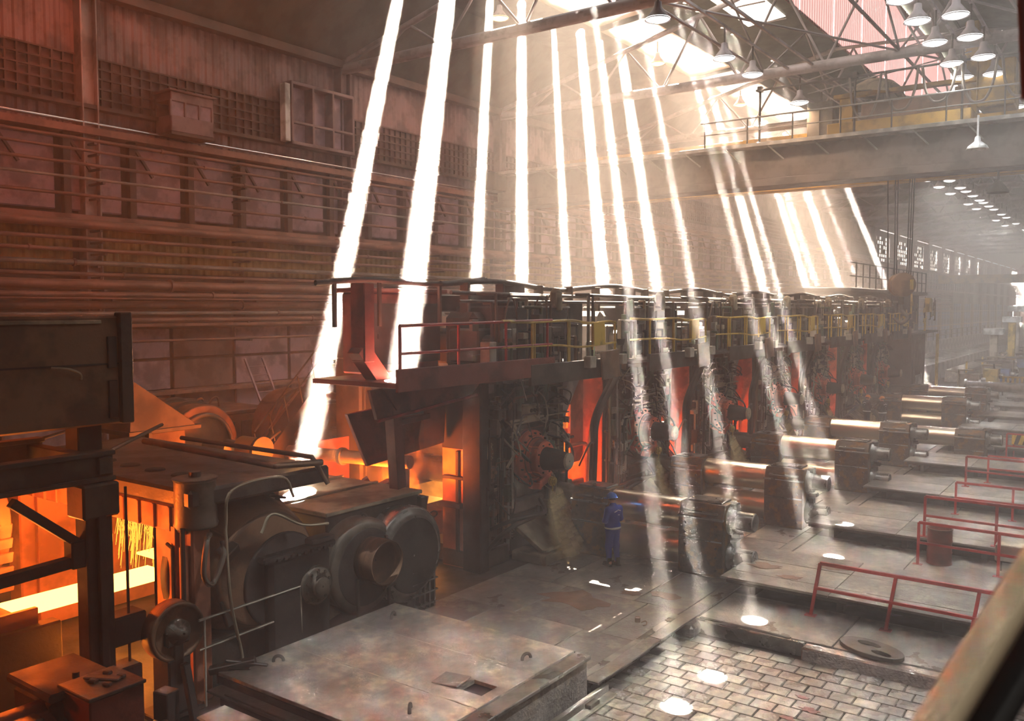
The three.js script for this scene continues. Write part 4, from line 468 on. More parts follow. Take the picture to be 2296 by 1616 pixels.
// ================================================================ furnace side on the left
const XA = new THREE.Matrix4();
{ // descaling housing with the glowing mouth
  const t = thing('descaling_box', 'steel housing with a glowing mouth at the far left, strip running into it', 'machine', [-12.3, 0, -8.2]);
  part(t, 'jamb', M.redDark2, (b) => { b.box(-0.5, 0.1, 0, 3.2, -0.35, 0, 0.03); b.box(-0.32, -0.2, 0.4, 2.9, 0, 0.1, 0.01); b.box(-0.08, 0.02, 1.2, 2.6, 0, 0.12, 0.01); });
  part(t, 'jamb', M.redDark2, (b) => b.box(-6.1, -5.6, 0, 3.2, -0.35, 0, 0.03));
  part(t, 'lintel', M.redDark2, (b) => { b.box(-6.1, 0.0, 2.78, 3.22, -0.3, 0.06, 0.03); for (let x = -5.8; x < -0.3; x += 0.45) b.box(x, x + 0.06, 2.8, 3.2, 0.05, 0.1, 0.01); });
  part(t, 'roof_slab', M.dark, (b) => b.box(-6.2, 0.15, 3.2, 3.5, -2.9, 0.05, 0.05));
  part(t, 'slot', M.pit, (b) => { for (let k = 0; k < 4; k++) b.lathe([[0.01, 0.03], [0.16, 0.03], [0.18, 0]], [-3.6 + k * 0.8, 3.5, -0.7], [0, 1, 0], 16); });
  part(t, 'inner_wall', M.redDark2, (b) => { b.box(-1.3, -1.2, 0, 3.2, -2.8, -0.2, 0.01); b.box(-1.3, -0.45, 0, 3.2, -0.3, -0.2, 0.01); b.box(-5.6, -5.5, 0, 3.2, -2.8, -0.3, 0.01); b.box(-5.6, -1.25, 2.1, 3.2, -2.85, -2.7, 0.01); });
  part(t, 'stack', M.mid, (b) => { b.lathe([[0.34, 0], [0.36, 0.05], [0.34, 0.1], [0.33, 0.75], [0.36, 0.8], [0.02, 0.82]], [-0.15, 2.85, -0.25], [0, 1, 0], 24); b.cyl([-0.15, 3.6, -0.25], [-0.15, 3.75, -0.25], 0.1, 0.1, 10); });
  part(t, 'top_pipe', M.brown, (b) => { b.poly([[-3.8, 3.75, -1.6], [0.2, 3.68, -1.6], [0.25, 3.6, -2.6]], 0.06, 8); b.poly([[-3.9, 3.7, -2.5], [0.1, 3.7, -2.5], [0.3, 3.2, -2.7]], 0.045, 8); });
  part(t, 'side_pipe', M.dust, (b) => { b.tube([[0.3, 3.1, -1.9], [0.35, 3.5, -1.6], [0.35, 3.45, -0.6], [0.3, 2.9, -0.5], [0.3, 2.6, -0.5], [0.32, 1.6, -0.55], [0.3, 0.7, -0.75], [0.3, 0.2, -0.8]], 0.028, 48, 7); b.tube([[0.3, 2.6, -1.2], [0.35, 2.9, -1.4], [0.4, 2.6, -2.0], [0.4, 2.5, -2.6]], 0.028, 24, 7); });
  part(t, 'hose', M.mid, (b) => b.tube([[0.15, 2.75, -0.3], [0.35, 2.7, -0.1], [0.4, 2.2, 0.0], [0.35, 2.0, -0.2], [0.3, 2.4, -0.45], [0.2, 2.6, -0.5]], 0.045, 30, 8));
  part(t, 'wall_conduit', M.soot, (b) => { b.poly([[-0.4, 2.6, 0.12], [-0.25, 2.55, 0.12], [-0.25, 1.7, 0.12]], 0.03, 7); b.poly([[0.0, 2.9, 0.1], [0.0, 1.4, 0.1]], 0.04, 7); });
  // thin self-glowing strands hung behind the mouth
  part(t, 'glow_strand', glow([1, 0.42, 0.04], 3.2), (b) => { const r = rng(61); for (let k = 0; k < 220; k++) { const x = -5.3 + 3.4 * r(), y = 1.45 + 0.7 * r(), l = 0.35 + 0.75 * r(), q = -1.4 - 0.8 * r(); b.tube([[x - 0.12, y + l * 0.6, q], [x, y + l * 0.2, q], [x + 0.07, y - l * 0.5, q + 0.1]], 0.004 + 0.003 * r(), 6, 4); } });
}
point(-14.3, 2.35, -9.3, [1, 0.2, 0.016], 70, 10); point(-15, 2.4, -6.8, [1, 0.15, 0.012], 70, 12); point(-13.6, 0.9, -7.6, [1, 0.24, 0.02], 15, 8); point(-15.4, 2.6, -3.2, [1, 0.13, 0.012], 50, 12);
{ // large round gear housing
  const t = thing('gear_housing', 'large dark round gear housing with bolted rim left of the near block', 'machine', [-12.35, 0, -9.75]);
  part(t, 'barrel', M.brown, (b) => b.lathe([[0.02, 0.1], [0.95, 0.1], [1.05, 0.02], [1.2, -0.35], [1.22, -0.5], [1.22, -1.02], [0.02, -1.02]], [0, 1.85, 0], [1, 0, 0], 48));
  part(t, 'rim', M.dark, (b) => b.lathe([[1.2, 0.04], [1.38, 0.04], [1.4, 0], [1.4, -0.14], [1.2, -0.14]], [-0.85, 1.85, 0], [1, 0, 0], 48));
  part(t, 'bolt', M.dust, (b) => { for (let k = 0; k < 28; k++) { const a = (k / 28) * Math.PI * 2; b.cyl([-0.81, 1.85 + 1.3 * Math.cos(a), 1.3 * Math.sin(a)], [-0.75, 1.85 + 1.3 * Math.cos(a), 1.3 * Math.sin(a)], 0.035, 0.035, 6); } });
  part(t, 'lifting_ring', M.dark, (b) => b.add(new THREE.TorusGeometry(0.13, 0.025, 8, 20), new THREE.Matrix4().makeRotationX(1.3).setPosition(-0.25, 3.0, -0.5)));
  part(t, 'front_disc', M.soot, (b) => b.lathe([[0.02, 0.14], [0.82, 0.14], [0.85, 0.1], [0.85, 0]], [0.02, 1.6, -0.3], [1, 0, 0], 40));
  part(t, 'bearing_block', M.soot, (b) => { b.box(0.05, 0.32, 0, 2.05, -1.25, 0.15, 0.08); b.box(0.0, 0.34, 2.02, 2.14, -1.35, 0.3, 0.03); b.box(0.1, 0.36, 2.14, 2.24, -1.3, -0.75, 0.02); for (let k = 0; k < 9; k++) b.box(0.3, 0.37, 2.02, 2.08, -1.25 + k * 0.15, -1.17 + k * 0.15, 0.01); });
  const hub = part(t, 'hub', M.mid, (b) => b.lathe([[0.02, 0.2], [0.16, 0.2], [0.18, 0.17], [0.18, 0.08], [0.3, 0.07], [0.36, 0.05], [0.36, 0]], [0.32, 1.4, -0.85], [1, 0, 0], 24)); part(hub, 'bolt', M.dark, (b) => { for (let k = 0; k < 10; k++) { const a = (k / 10) * 6.283; b.cyl([0.36, 1.4 + 0.27 * Math.cos(a), -0.85 + 0.27 * Math.sin(a)], [0.42, 1.4 + 0.27 * Math.cos(a), -0.85 + 0.27 * Math.sin(a)], 0.03, 0.03, 6); } });
  part(t, 'base', M.dark, (b) => { b.box(-0.9, 0, 0, 0.9, -1.3, 1.3, 0.03); });
  part(t, 'inspection_cover', M.dark, (b) => { b.cbox(0.0, 2.3, 0.75, 0.25, 0.35, 0.3, 0.6, 0, -0.5); b.cbox(0.02, 1.3, 0.85, 0.1, 0.5, 0.12, 0.3, 0, 0); });
}
{ // second machine: box with steaming top and two round end bells
  const t = thing('gear_box', 'box-shaped dusty machine with steaming flat top and two round bells', 'machine', [-12.6, 0, -14.05]);
  part(t, 'case', M.dark, (b) => b.box(-2.9, 0, 0, 2.4, 0, 2.65, 0.04));
  part(t, 'top_cover', M.dust, (b) => { b.box(-2.95, 0.05, 2.4, 2.48, -0.05, 2.7, 0.015); b.box(-2.4, -2.32, 2.48, 2.54, 0, 2.65, 0.01); b.box(-1.3, -1.22, 2.48, 2.53, 0, 2.65, 0.01); });
  part(t, 'end_bell', M.mid, (b) => b.lathe([[0.02, 0.42], [0.8, 0.42], [0.9, 0.38], [0.95, 0.3], [0.95, 0]], [0, 1.35, 2.0], [1, 0, 0], 40));
  part(t, 'end_bell', M.steel, (b) => b.lathe([[0.02, 0.5], [0.82, 0.5], [0.86, 0.44], [0.95, 0.42], [1.0, 0.38], [1.0, 0]], [0, 1.3, 0.75], [1, 0, 0], 40));
  part(t, 'bell_face', M.soot, (b) => { b.lathe([[0.02, 0.02], [0.76, 0.02], [0.78, 0]], [0.5, 1.3, 0.75], [1, 0, 0], 36); b.lathe([[0.02, 0.02], [0.74, 0.02], [0.76, 0]], [0.42, 1.35, 2.0], [1, 0, 0], 36); });
  part(t, 'corner_post', M.dark, (b) => { b.box(0, 0.14, 0, 2.35, -0.1, 0.1, 0.02); b.box(0.02, 0.4, 0, 0.95, -0.05, 0.4, 0.02); });
  part(t, 'brake_drum', M.brown, (b) => b.lathe([[0.02, 0.3], [0.4, 0.42], [0.41, 0.62], [0.44, 0.62], [0.44, 0.5], [0.42, 0.46], [0.44, 0.44], [0.44, 0.1], [0.02, 0.1]], [0.3, 1.5, 1.95], [1, 0, 0], 32));
  part(t, 'brake_lever', M.dark, (b) => { b.bar([0.5, 0.1, 1.45], [0.5, 1.9, 1.55], 0.06); b.bar([0.5, 0.1, 2.3], [0.5, 1.2, 2.35], 0.06); b.ball([0.5, 1.75, 1.55], 0.1); b.cyl([0.45, 0.9, 1.3], [0.45, 0.9, 1.6], 0.1, 0.1, 10); });
  part(t, 'rack', M.steel, (b) => { for (let k = 0; k < 5; k++) b.box(0.3, 0.5, 0.05, 0.95, 0.05 + k * 0.16, 0.1 + k * 0.16, 0.01); for (let k = 0; k < 4; k++) b.box(0.28, 0.52, 0.15 + k * 0.25, 0.18 + k * 0.25, 0, 0.8, 0); });
  part(t, 'lifting_eye', M.dark, (b) => { b.add(new THREE.TorusGeometry(0.06, 0.018, 6, 16), new THREE.Matrix4().setPosition(0.2, 2.28, 1.85)); b.tube([[0.1, 1.9, -0.1], [0.2, 2.0, -0.25], [0.2, 1.9, -0.35], [0.1, 1.8, -0.2]], 0.02, 14, 6); });
  part(t, 'apron', M.dust, (b) => b.cbox(0.1, 0.7, 2.75, 0.04, 0.5, 0.5, 0.2, 0, 0.2));
}
// steam drifting over the second machine: thin real sheets of vapour
{ const st = tex(1, (i) => { const x = (i % NS) / NS * 2 - 1, y = Math.floor(i / NS) / NS * 2 - 1, e = Math.max(0, 1 - x * x - y * y); const v = e * 0.42 * sst(nA[i] * 0.7 + nE[i] * 0.5, 0.4, 0.85); return [v, v, v]; }); st.wrapS = st.wrapT = THREE.ClampToEdgeWrapping;
  const sm = new THREE.MeshStandardMaterial({ color: new THREE.Color().setRGB(0.8, 0.76, 0.7), roughness: 1, alphaMap: st, transparent: true, side: THREE.DoubleSide, depthWrite: false });
  const puff = (name, label, list) => { const r = rng(9 + list.length), g = list.map(([x, y, z, w, h, ry]) => { const q = new THREE.PlaneGeometry(w, h, 8, 8), p = q.attributes.position; for (let i = 0; i < p.count; i++) p.setZ(i, 0.18 * w * Math.sin(p.getX(i) * 2.1 + p.getY(i) * 1.3 + r() * 0.3)); q.rotateY(ry); q.translate(x, y, z); return q; }); const m = new THREE.Mesh(mergeGeometries(g), sm); m.name = numbered(name); tag(m, label, 'steam', null, 'stuff'); scene.add(m); };
  puff('steam_mist', 'pale steam rising off the box-shaped machine top', [[-13.6, 2.9, -12.6, 2.4, 1.3, 0.6], [-14.2, 3.1, -12.9, 2.2, 1.5, -0.5], [-13.2, 2.8, -13.2, 1.8, 1.0, 1.2], [-14.6, 3.4, -13.4, 2.0, 1.6, 0.2], [-13.8, 3.0, -12.2, 1.6, 1.4, -1.0]]);
  const fm = sm.clone(); sm.opacity = 0.35; fm.opacity = 0.85; fm.color.setRGB(0.55, 0.45, 0.4);
  { const r = rng(19), g = []; for (let k = 0; k < 12; k++) { const w = 1.5 + 1.1 * r(), q = new THREE.PlaneGeometry(w, w * 1.1, 8, 8), p = q.attributes.position; for (let i = 0; i < p.count; i++) p.setZ(i, 0.2 * w * Math.sin(p.getX(i) * 2.3 + k) * Math.cos(p.getY(i) * 1.7)); q.rotateY(0.5 + (r() - 0.5) * 1.6); q.translate(-13.1 - 1.5 * r(), 1.3 + 2.2 * r(), -14.3 - 1.3 * r()); g.push(q); } const m = new THREE.Mesh(mergeGeometries(g), fm); m.name = 'smoke_cloud'; tag(m, 'fire-lit red smoke billowing at the mouth of the first mill stand', 'smoke', null, 'stuff'); scene.add(m); }
}
{ // column and frame of the roller table
  const t = thing('support_column', 'dark steel column with cap and braces before the glowing mouth', 'column', [-12.45, 0, -6.75]);
  part(t, 'shaft', M.soot, (b) => { b.box(-0.16, 0.16, 0, 3.5, -0.2, 0.2, 0.02); b.box(-0.2, 0.2, 0, 0.08, -0.3, 0.3, 0.01); b.box(0.16, 0.24, 0.2, 3.4, -0.06, 0.06, 0.01); });
  part(t, 'cap', M.dark, (b) => b.box(-0.24, 0.24, 3.35, 3.85, -0.28, 0.28, 0.03));
  part(t, 'brace', M.soot, (b) => { b.bar([0, 2.95, 0.2], [0, 3.75, 1.15], 0.13); b.bar([0, 2.75, 0.2], [0, 2.6, 3.5], 0.16); b.bar([0, 3.1, 2.4], [0, 3.75, 1.6], 0.13); b.box(-0.12, 0.12, 2.65, 3.05, 0.15, 0.4, 0.02); });
  part(t, 'bracket', M.soot, (b) => { b.box(-0.3, 0.1, 1.3, 1.75, -0.75, -0.2, 0.03); b.box(-0.2, 0.2, 0.5, 1.0, -0.6, -0.2, 0.03); b.cyl([0, 0.4, -0.5], [0, 3.7, -0.5], 0.025, 0.025, 6); });
}
{ const t = thing('top_frame', 'frame of dark channel beams above the roller table, far left', 'frame', [-12.45, 3.85, -6.75]); for (const x of [0, -2.1]) part(t, 'beam', M.dark, (b) => { b.box(x - 0.12, x + 0.12, 0.0, 0.07, -0.3, 6, 0.01); b.box(x - 0.12, x + 0.12, 0.38, 0.45, -0.3, 6, 0.01); b.box(x - 0.03, x + 0.03, 0.05, 0.4, -0.3, 6, 0.005); }); part(t, 'cross_beam', M.dark, (b) => { for (const z of [-0.25, 2, 4.5]) b.box(-2.2, 0.1, 0.1, 0.35, z, z + 0.2, 0.01); }); part(t, 'stay', M.dark, (b) => { b.cyl([0, 0.4, -0.2], [-1.2, 0.55, -1.9], 0.03, 0.03, 6); b.cyl([-2.1, 0.4, -0.2], [-2.8, 0.5, -1.6], 0.03, 0.03, 6); }); }
{ const t = thing('furnace_cabin', 'big dark box-shaped furnace hood filling the left edge', 'cabin', [-13.3, 4.55, -7.8]); part(t, 'shell', M.brown, (b) => b.box(-6, 0, 0, 1.72, 0, 9, 0.03)); part(t, 'top_angle', M.dust, (b) => b.box(-0.02, 0.05, 1.6, 1.66, 0.4, 9, 0.01)); part(t, 'seam', M.soot, (b) => { b.box(-0.01, 0.02, 0.95, 0.98, 0, 9, 0); b.box(-0.01, 0.04, 0.1, 0.7, 0.15, 0.3, 0.01); b.box(-0.01, 0.04, 0.9, 1.4, 0.15, 0.3, 0.01); }); part(t, 'edge_plate', M.dark, (b) => b.box(-0.1, 0.08, 0, 1.78, -0.1, 0.12, 0.02)); part(t, 'leg', M.soot, (b) => { b.box(-5.8, -5.4, -4.55, 0, 0.2, 0.6, 0.02); b.box(-5.8, -5.4, -4.55, 0, 6.2, 6.6, 0.02); b.box(-0.6, -0.2, -0.7, 0, 0.3, 0.7, 0.02); }); part(t, 'bent_handle', M.dust, (b) => b.tube([[0.04, 0.95, 1.2], [0.12, 0.93, 1.0], [0.1, 0.85, 0.8], [0.04, 0.75, 0.75]], 0.02, 14, 6)); }
{ const t = thing('hood', 'fire-lit round hood over the roller table behind the column', 'hood', [-17.4, 0, -7.4]); part(t, 'drum', M.redDark2, (b) => b.lathe([[0.02, 0], [0.95, 0], [1.0, -0.04], [1.0, -0.2], [0.92, -0.22], [0.92, -7], [0.02, -7]], [0, 2.5, 0], [0, 0, -1], 36)); part(t, 'corrugated_skirt', M.redDark2, (b) => { for (let k = 0; k < 5; k++) b.cbox(0.95, 1.4 + k * 0.26, 3.0, 0.06, 0.2, 6, 0, 0, -0.25); }); part(t, 'support', M.soot, (b) => { b.box(-0.4, 0.4, 0, 1.6, 0.4, 0.8, 0.02); b.box(-0.4, 0.4, 0, 1.6, 5, 5.4, 0.02); }); }
{ const t = thing('roller_table', 'roller table carrying the glowing slab at the far left', 'roller table', [-15.3, 0, -7]); part(t, 'side_beam', M.soot, (b) => { b.box(1.05, 1.35, 0, 1.4, 0, 9, 0.03); b.box(-1.35, -1.05, 0, 1.4, 0, 9, 0.03); }); for (let k = 0; k < 7; k++) part(t, 'roller', M.mid, (b) => b.cyl([-1.05, 1.3, 0.5 + k * 1.2], [1.05, 1.3, 0.5 + k * 1.2], 0.19, 0.19, 20)); part(t, 'side_guard', M.redDark2, (b) => { b.box(-1.2, -1.1, 1.4, 1.95, 0, 9, 0.01); b.box(1.1, 1.2, 1.35, 1.66, 0.3, 9, 0.01); }); }
{ const t = thing('fly_wheel', 'round dark fly wheel on a pedestal before the glowing mouth', 'wheel', [-12.25, 0, -7.85]); part(t, 'wheel', M.brown, (b) => b.lathe([[0.02, 0.2], [0.36, 0.2], [0.4, 0.28], [0.46, 0.28], [0.47, 0.25], [0.47, 0], [0.02, 0]], [-0.1, 1.35, 0], [1, 0, 0], 36)); part(t, 'hub', M.mid, (b) => b.lathe([[0.02, 0.22], [0.1, 0.22], [0.12, 0.12], [0.2, 0.1], [0.2, 0]], [0.1, 1.35, 0], [1, 0, 0], 20)); part(t, 'yoke', M.dark, (b) => { b.box(0.08, 0.2, 1.15, 1.4, -0.2, 0.22, 0.03); b.box(0.08, 0.2, 0.5, 1.2, -0.08, 0.1, 0.02); }); part(t, 'pedestal', M.soot, (b) => { b.box(-0.25, 0.2, 0, 0.95, -0.2, 0.2, 0.03); b.box(-0.35, 0.25, 0, 0.1, -0.4, 0.4, 0.02); }); }
{ const t = thing('pipe_railing', 'thin bent pipe railing before the round gear housing', 'railing', [-12.06, 0, -8.3]); part(t, 'post', M.pale, (b) => { b.cyl([0, 0, 0], [0, 1.43, 0], 0.022, 0.022, 8); b.cyl([0, 0, -2.0], [0.02, 1.46, -1.95], 0.022, 0.022, 8); }); part(t, 'rail', M.pale, (b) => { b.poly([[0, 1.43, 0.1], [0.02, 1.46, -1.95]], 0.024, 8); b.poly([[0, 0.95, 0.1], [0, 1.0, -2.0]], 0.022, 8); }); }
{ const t = thing('drive_unit', 'dark reduction gear with dusty cover at the lower left corner', 'machine', [-11.85, 0, -5.95]); part(t, 'case', M.soot, (b) => { b.box(-0.55, 0.55, 0, 1.3, -0.4, 0.45, 0.08); b.cyl([0.5, 0.85, 0.05], [0.75, 0.85, 0.05], 0.35, 0.3, 20); }); part(t, 'cover', M.soot, (b) => { b.box(-0.6, 0.6, 1.3, 1.42, -0.45, 0.5, 0.03); b.cyl([0.3, 1.42, 0], [0.3, 1.5, 0], 0.05, 0.05, 8); b.cyl([0.7, 1.25, -0.3], [0.85, 1.25, -0.3], 0.16, 0.16, 14); }); part(t, 'inspection_disc', M.pit, (b) => b.lathe([[0.02, 0.03], [0.2, 0.03], [0.22, 0]], [0.74, 0.85, 0.05], [1, 0, 0], 20)); }
{ const t = thing('control_cabinet', 'dull red control cabinet with open top in the lower left corner', 'cabinet', [-11.0, 0, -6.0]); part(t, 'body', M.redDark, (b) => b.box(-0.4, 0.35, 0, 1.42, -0.4, 0.35, 0.02)); part(t, 'top', M.dark, (b) => b.box(-0.42, 0.37, 1.42, 1.47, -0.42, 0.37, 0.01)); part(t, 'switch', M.soot, (b) => { for (const [x, z] of [[-0.2, -0.2], [0.05, -0.25], [-0.1, 0.05], [0.15, 0]]) b.cbox(x, 1.49, z, 0.12, 0.05, 0.08, 0, 0.3, 0); b.cbox(-0.1, 1.49, -0.08, 0.5, 0.03, 0.14, 0, 0.5, 0); }); }
{ const t = thing('drive_motor', 'small cylindrical rusty motor lying at the bottom left corner', 'motor', [-11.6, 0, -5.2]); part(t, 'housing', M.redDark, (b) => b.lathe([[0.02, 0.5], [0.26, 0.48], [0.3, 0.42], [0.3, -0.5], [0.02, -0.55]], [0, 0.95, 0], [0, 0, 1], 28)); part(t, 'foot', M.soot, (b) => b.box(-0.28, 0.28, 0, 0.75, -0.4, 0.4, 0.03)); part(t, 'terminal_box', M.dark, (b) => b.box(0.15, 0.42, 0.95, 1.2, -0.15, 0.2, 0.02)); }
{ const t = thing('cable_tangle', 'tangle of dark cables and scrap on the floor by the red cabinet', 'cables', [-11.4, 0, -7.2]); const r = rng(8); for (let k = 0; k < 9; k++) part(t, 'cable', k % 3 ? M.hose : M.brown, (b) => { const a = r() * 6, c = () => (r() - 0.5) * 0.5; b.tube([[-0.6 + c(), 0.04, a * 0.15 - 0.5], [-0.2 + c(), 0.1 + 0.2 * r(), c()], [0.3 + c(), 0.06, c()], [0.7 + c(), 0.1, 0.4 + c()], [0.9 + c(), 0.5 * r(), 0.3 + c()]], 0.016 + 0.012 * r(), 28, 6); }); part(t, 'scrap_block', M.soot, (b) => { b.cbox(0.1, 0.15, 0.3, 0.5, 0.3, 0.3, 0, 0.4, 0); b.cbox(-0.5, 0.3, -0.3, 0.3, 0.6, 0.25, 0, 0.2, 0); b.cbox(-0.25, 0.5, -0.55, 0.12, 1.0, 0.12, 0.1, 0, 0.1); }); }
{ const t = thing('bent_channel', 'bent dark channel iron lying on the near block\'s left corner', 'bar', [-11.95, 0.5, -8.75]); part(t, 'channel', M.dark, (b) => { b.cbox(0.05, 0.07, 0.05, 0.75, 0.12, 0.14, 0.2, 0.75, 0.05); b.cbox(0.25, 0.12, -0.08, 0.7, 0.05, 0.06, 0, 0.6, -0.1); b.cbox(0.3, 0.1, 0.1, 0.4, 0.04, 0.05, 0, 0.4, 0.1); }); }
// ---- drive side behind the line
function motor(label, x, y, z, r0, len) { const t = thing('drive_motor', label, 'motor', [x, 0, z]); part(t, 'stator', M.brown, (b) => b.lathe([[0.02, 0.1], [r0 * 0.5, 0.1], [r0 * 0.6, 0], [r0 * 0.95, 0], [r0, -0.08], [r0, -len], [0.02, -len]], [0, y, 0], [1, 0, 0], 36)); for (const d of [0.25, 0.55]) part(t, 'rib', M.dark, (b) => b.lathe([[r0, 0.05], [r0 * 1.07, 0.05], [r0 * 1.07, -0.05], [r0, -0.05]], [-d * len, y, 0], [1, 0, 0], 36)); part(t, 'end_ring', M.mid, (b) => b.add(new THREE.TorusGeometry(r0 * 0.75, 0.06, 8, 30).rotateY(Math.PI / 2), new THREE.Matrix4().makeTranslation(0.03, y, 0))); part(t, 'bed', M.soot, (b) => b.box(-len, 0.2, 0, y - r0 * 0.6, -r0, r0, 0.04)); part(t, 'shaft', M.mid, (b) => b.cyl([0.1, y, 0], [1.0, y, 0], 0.16, 0.16, 14)); return t; }
motor('round dark drive motor in the haze beside the brass drum', -19.3, 2.9, -13.4, 1.05, 2.2); motor('round drive motor in the haze behind the steaming machine', -18.6, 2.9, -17.0, 1.15, 2.0); motor('drive motor in the haze below the tall ladder', -23.5, 2.4, -16.2, 1.1, 2.6);
{ const t = thing('brass_drum', 'small shiny brass coupling drum in the haze', 'coupling', [-18.2, 0, -14.0]); part(t, 'drum', M.brass, (b) => b.cyl([-0.35, 2.85, 0], [0.35, 2.85, 0], 0.3, 0.3, 28)); part(t, 'collar', M.mid, (b) => { b.cyl([0.35, 2.85, 0], [0.45, 2.85, 0], 0.34, 0.34, 24); b.cyl([-1.0, 2.85, 0], [-0.35, 2.85, 0], 0.16, 0.16, 14); }); part(t, 'pedestal', M.soot, (b) => { b.box(-0.3, 0.3, 0, 2.6, -0.3, 0.3, 0.03); b.bar([-0.3, 2.3, 0.45], [0.5, 3.3, -0.5], 0.07); }); }
{ const t = thing('hopper', 'brown triangular hopper sheet beside the furnace hood', 'hopper', [-18.8, 0, -11.1]); part(t, 'sheet', M.dust2, (b) => { b.ext([[0, 3.55], [-1.75, 3.5], [-1.6, 3.65], [-0.05, 4.75]], 1.2, new THREE.Matrix4().makeRotationY(-Math.PI / 2), 0.01); }); part(t, 'rim', M.dark, (b) => b.box(-1.25, 0.04, 3.45, 3.55, -1.85, 0.05, 0.01)); part(t, 'body', M.brown, (b) => b.box(-1.1, -0.1, 0, 3.5, -1.5, -0.1, 0.02)); part(t, 'post', M.dark, (b) => b.box(-0.05, 0.1, 0, 3.5, -0.5, -0.4, 0.01)); }
{ const t = thing('inclined_bridge', 'dark inclined lattice bridge rising toward the first mill stand', 'bridge', [-18.8, 0, -14.6]); part(t, 'girder', M.soot, (b) => { b.bar([0, 2.2, 0], [0, 5.0, -2.9], 0.5, 0.35); b.bar([0, 1.6, 0.3], [0, 2.9, -1.2], 0.3); }); part(t, 'railing', M.dark, (b) => { b.cyl([0.2, 3.2, 0.2], [0.2, 6.0, -2.7], 0.025, 0.025, 6); b.cyl([0.2, 2.8, 0.2], [0.2, 5.6, -2.7], 0.02, 0.02, 6); for (let k = 0; k <= 6; k++) { const f = k / 6; b.cyl([0.2, 2.3 + 2.8 * f, -2.9 * f], [0.2, 3.15 + 2.8 * f, 0.2 - 2.9 * f], 0.018, 0.018, 6); } }); part(t, 'leg', M.soot, (b) => { b.box(-0.15, 0.15, 0, 4.6, -2.9, -2.6, 0.02); b.box(-0.15, 0.15, 0, 2.2, -0.1, 0.2, 0.02); }); }
{ const t = thing('flood_light', 'lit warm flood light on a bracket left of the first mill stand', 'flood light', [-18.4, 5.0, -17.0]); part(t, 'case', M.dust, (b) => b.lathe([[0.02, -0.22], [0.12, -0.22], [0.24, 0.1], [0.26, 0.12], [0.24, 0.13]], [0, 0.1, 0], [0.35, 0.45, 0.8], 20)); part(t, 'lamp_lens', M.lensWarm, (b) => b.lathe([[0.02, 0.12], [0.22, 0.12], [0.22, 0.1]], [0, 0.1, 0], [0.35, 0.45, 0.8], 20)); part(t, 'bracket', M.dust, (b) => { b.bar([0, -0.2, -0.1], [0, 0.1, 0], 0.06); b.box(-0.1, 0.1, -0.25, -0.15, -0.25, 0.05, 0.01); b.cyl([0, -0.8, -0.15], [0, -0.2, -0.1], 0.04, 0.04, 8); }); }
spot(-18.31, 5.22, -16.8, [1, 0.5, 0.22], 60, 0.9, [-14, 9, -6]);
{ const t = thing('wall_ladder', 'pale steel ladder leaning against the left wall', 'ladder', [-28.8, 0.2, -21.9]); for (const z of [0, -0.85]) part(t, 'stile', M.lilac, (b) => b.bar([0.9, 1.2, z - 0.6], [0, 4.2, z], 0.08)); for (let k = 0; k < 9; k++) part(t, 'rung', M.lilac, (b) => { const f = k / 9; b.cyl([0.9 - 0.9 * f, 1.2 + 3 * f, -0.6 + 0.6 * f], [0.9 - 0.9 * f, 1.2 + 3 * f, -1.45 + 0.6 * f], 0.02, 0.02, 6); }); part(t, 'landing', M.dark, (b) => b.box(-0.5, 1.4, -0.2, 1.2, -1.8, 0.4, 0.02)); }
{ const t = thing('lagged_pipe', 'thick brown pipe crossing behind the steaming machine', 'pipe', [-17.6, 2.75, -14.7]); part(t, 'pipe', M.brown, (b) => b.cyl([0, 0, 0], [3.6, 0, -0.6], 0.16, 0.16, 16)); part(t, 'flange', M.dark, (b) => { b.cyl([1.6, 0, -0.27], [1.7, 0, -0.28], 0.22, 0.22, 16); }); part(t, 'stand', M.soot, (b) => { b.box(-0.1, 0.1, -2.75, 0, -0.1, 0.1, 0.02); b.box(3.3, 3.5, -2.75, 0, -0.7, -0.5, 0.02); }); }
for (const [x, y, w, k, l] of [[-22, 3.4, 3.2, 0, 'tall hazy switch cabinet left of the wall ladder'], [-24.5, 2.6, 4, 1, 'low hazy motor house in front of the left wall']]) { const t = thing('switch_house', l, 'cabinet', [x, 0, -15 - k * 5]); part(t, 'body', M.brown, (b) => b.box(-1.2, 1.2, 0, y, -w / 2, w / 2, 0.04)); part(t, 'roof', M.dark, (b) => b.box(-1.3, 1.3, y, y + 0.12, -w / 2 - 0.1, w / 2 + 0.1, 0.02)); for (let q = 0; q < 3; q++) part(t, 'door', M.dark, (b) => b.box(1.2, 1.24, 0.2, y - 0.2, -w / 2 + 0.1 + (q * w) / 3, -w / 2 + ((q + 1) * w) / 3 - 0.1, 0.01)); part(t, 'cable_loop', M.cable, (b) => { for (let q = 0; q < 4; q++) b.tube([[0, y, q * 0.5 - 0.8], [0.2, y + 0.4, q * 0.5 - 0.6], [0.2, y + 0.35, q * 0.5 - 0.4], [0.1, y, q * 0.5 - 0.3]], 0.03, 14, 6); }); }
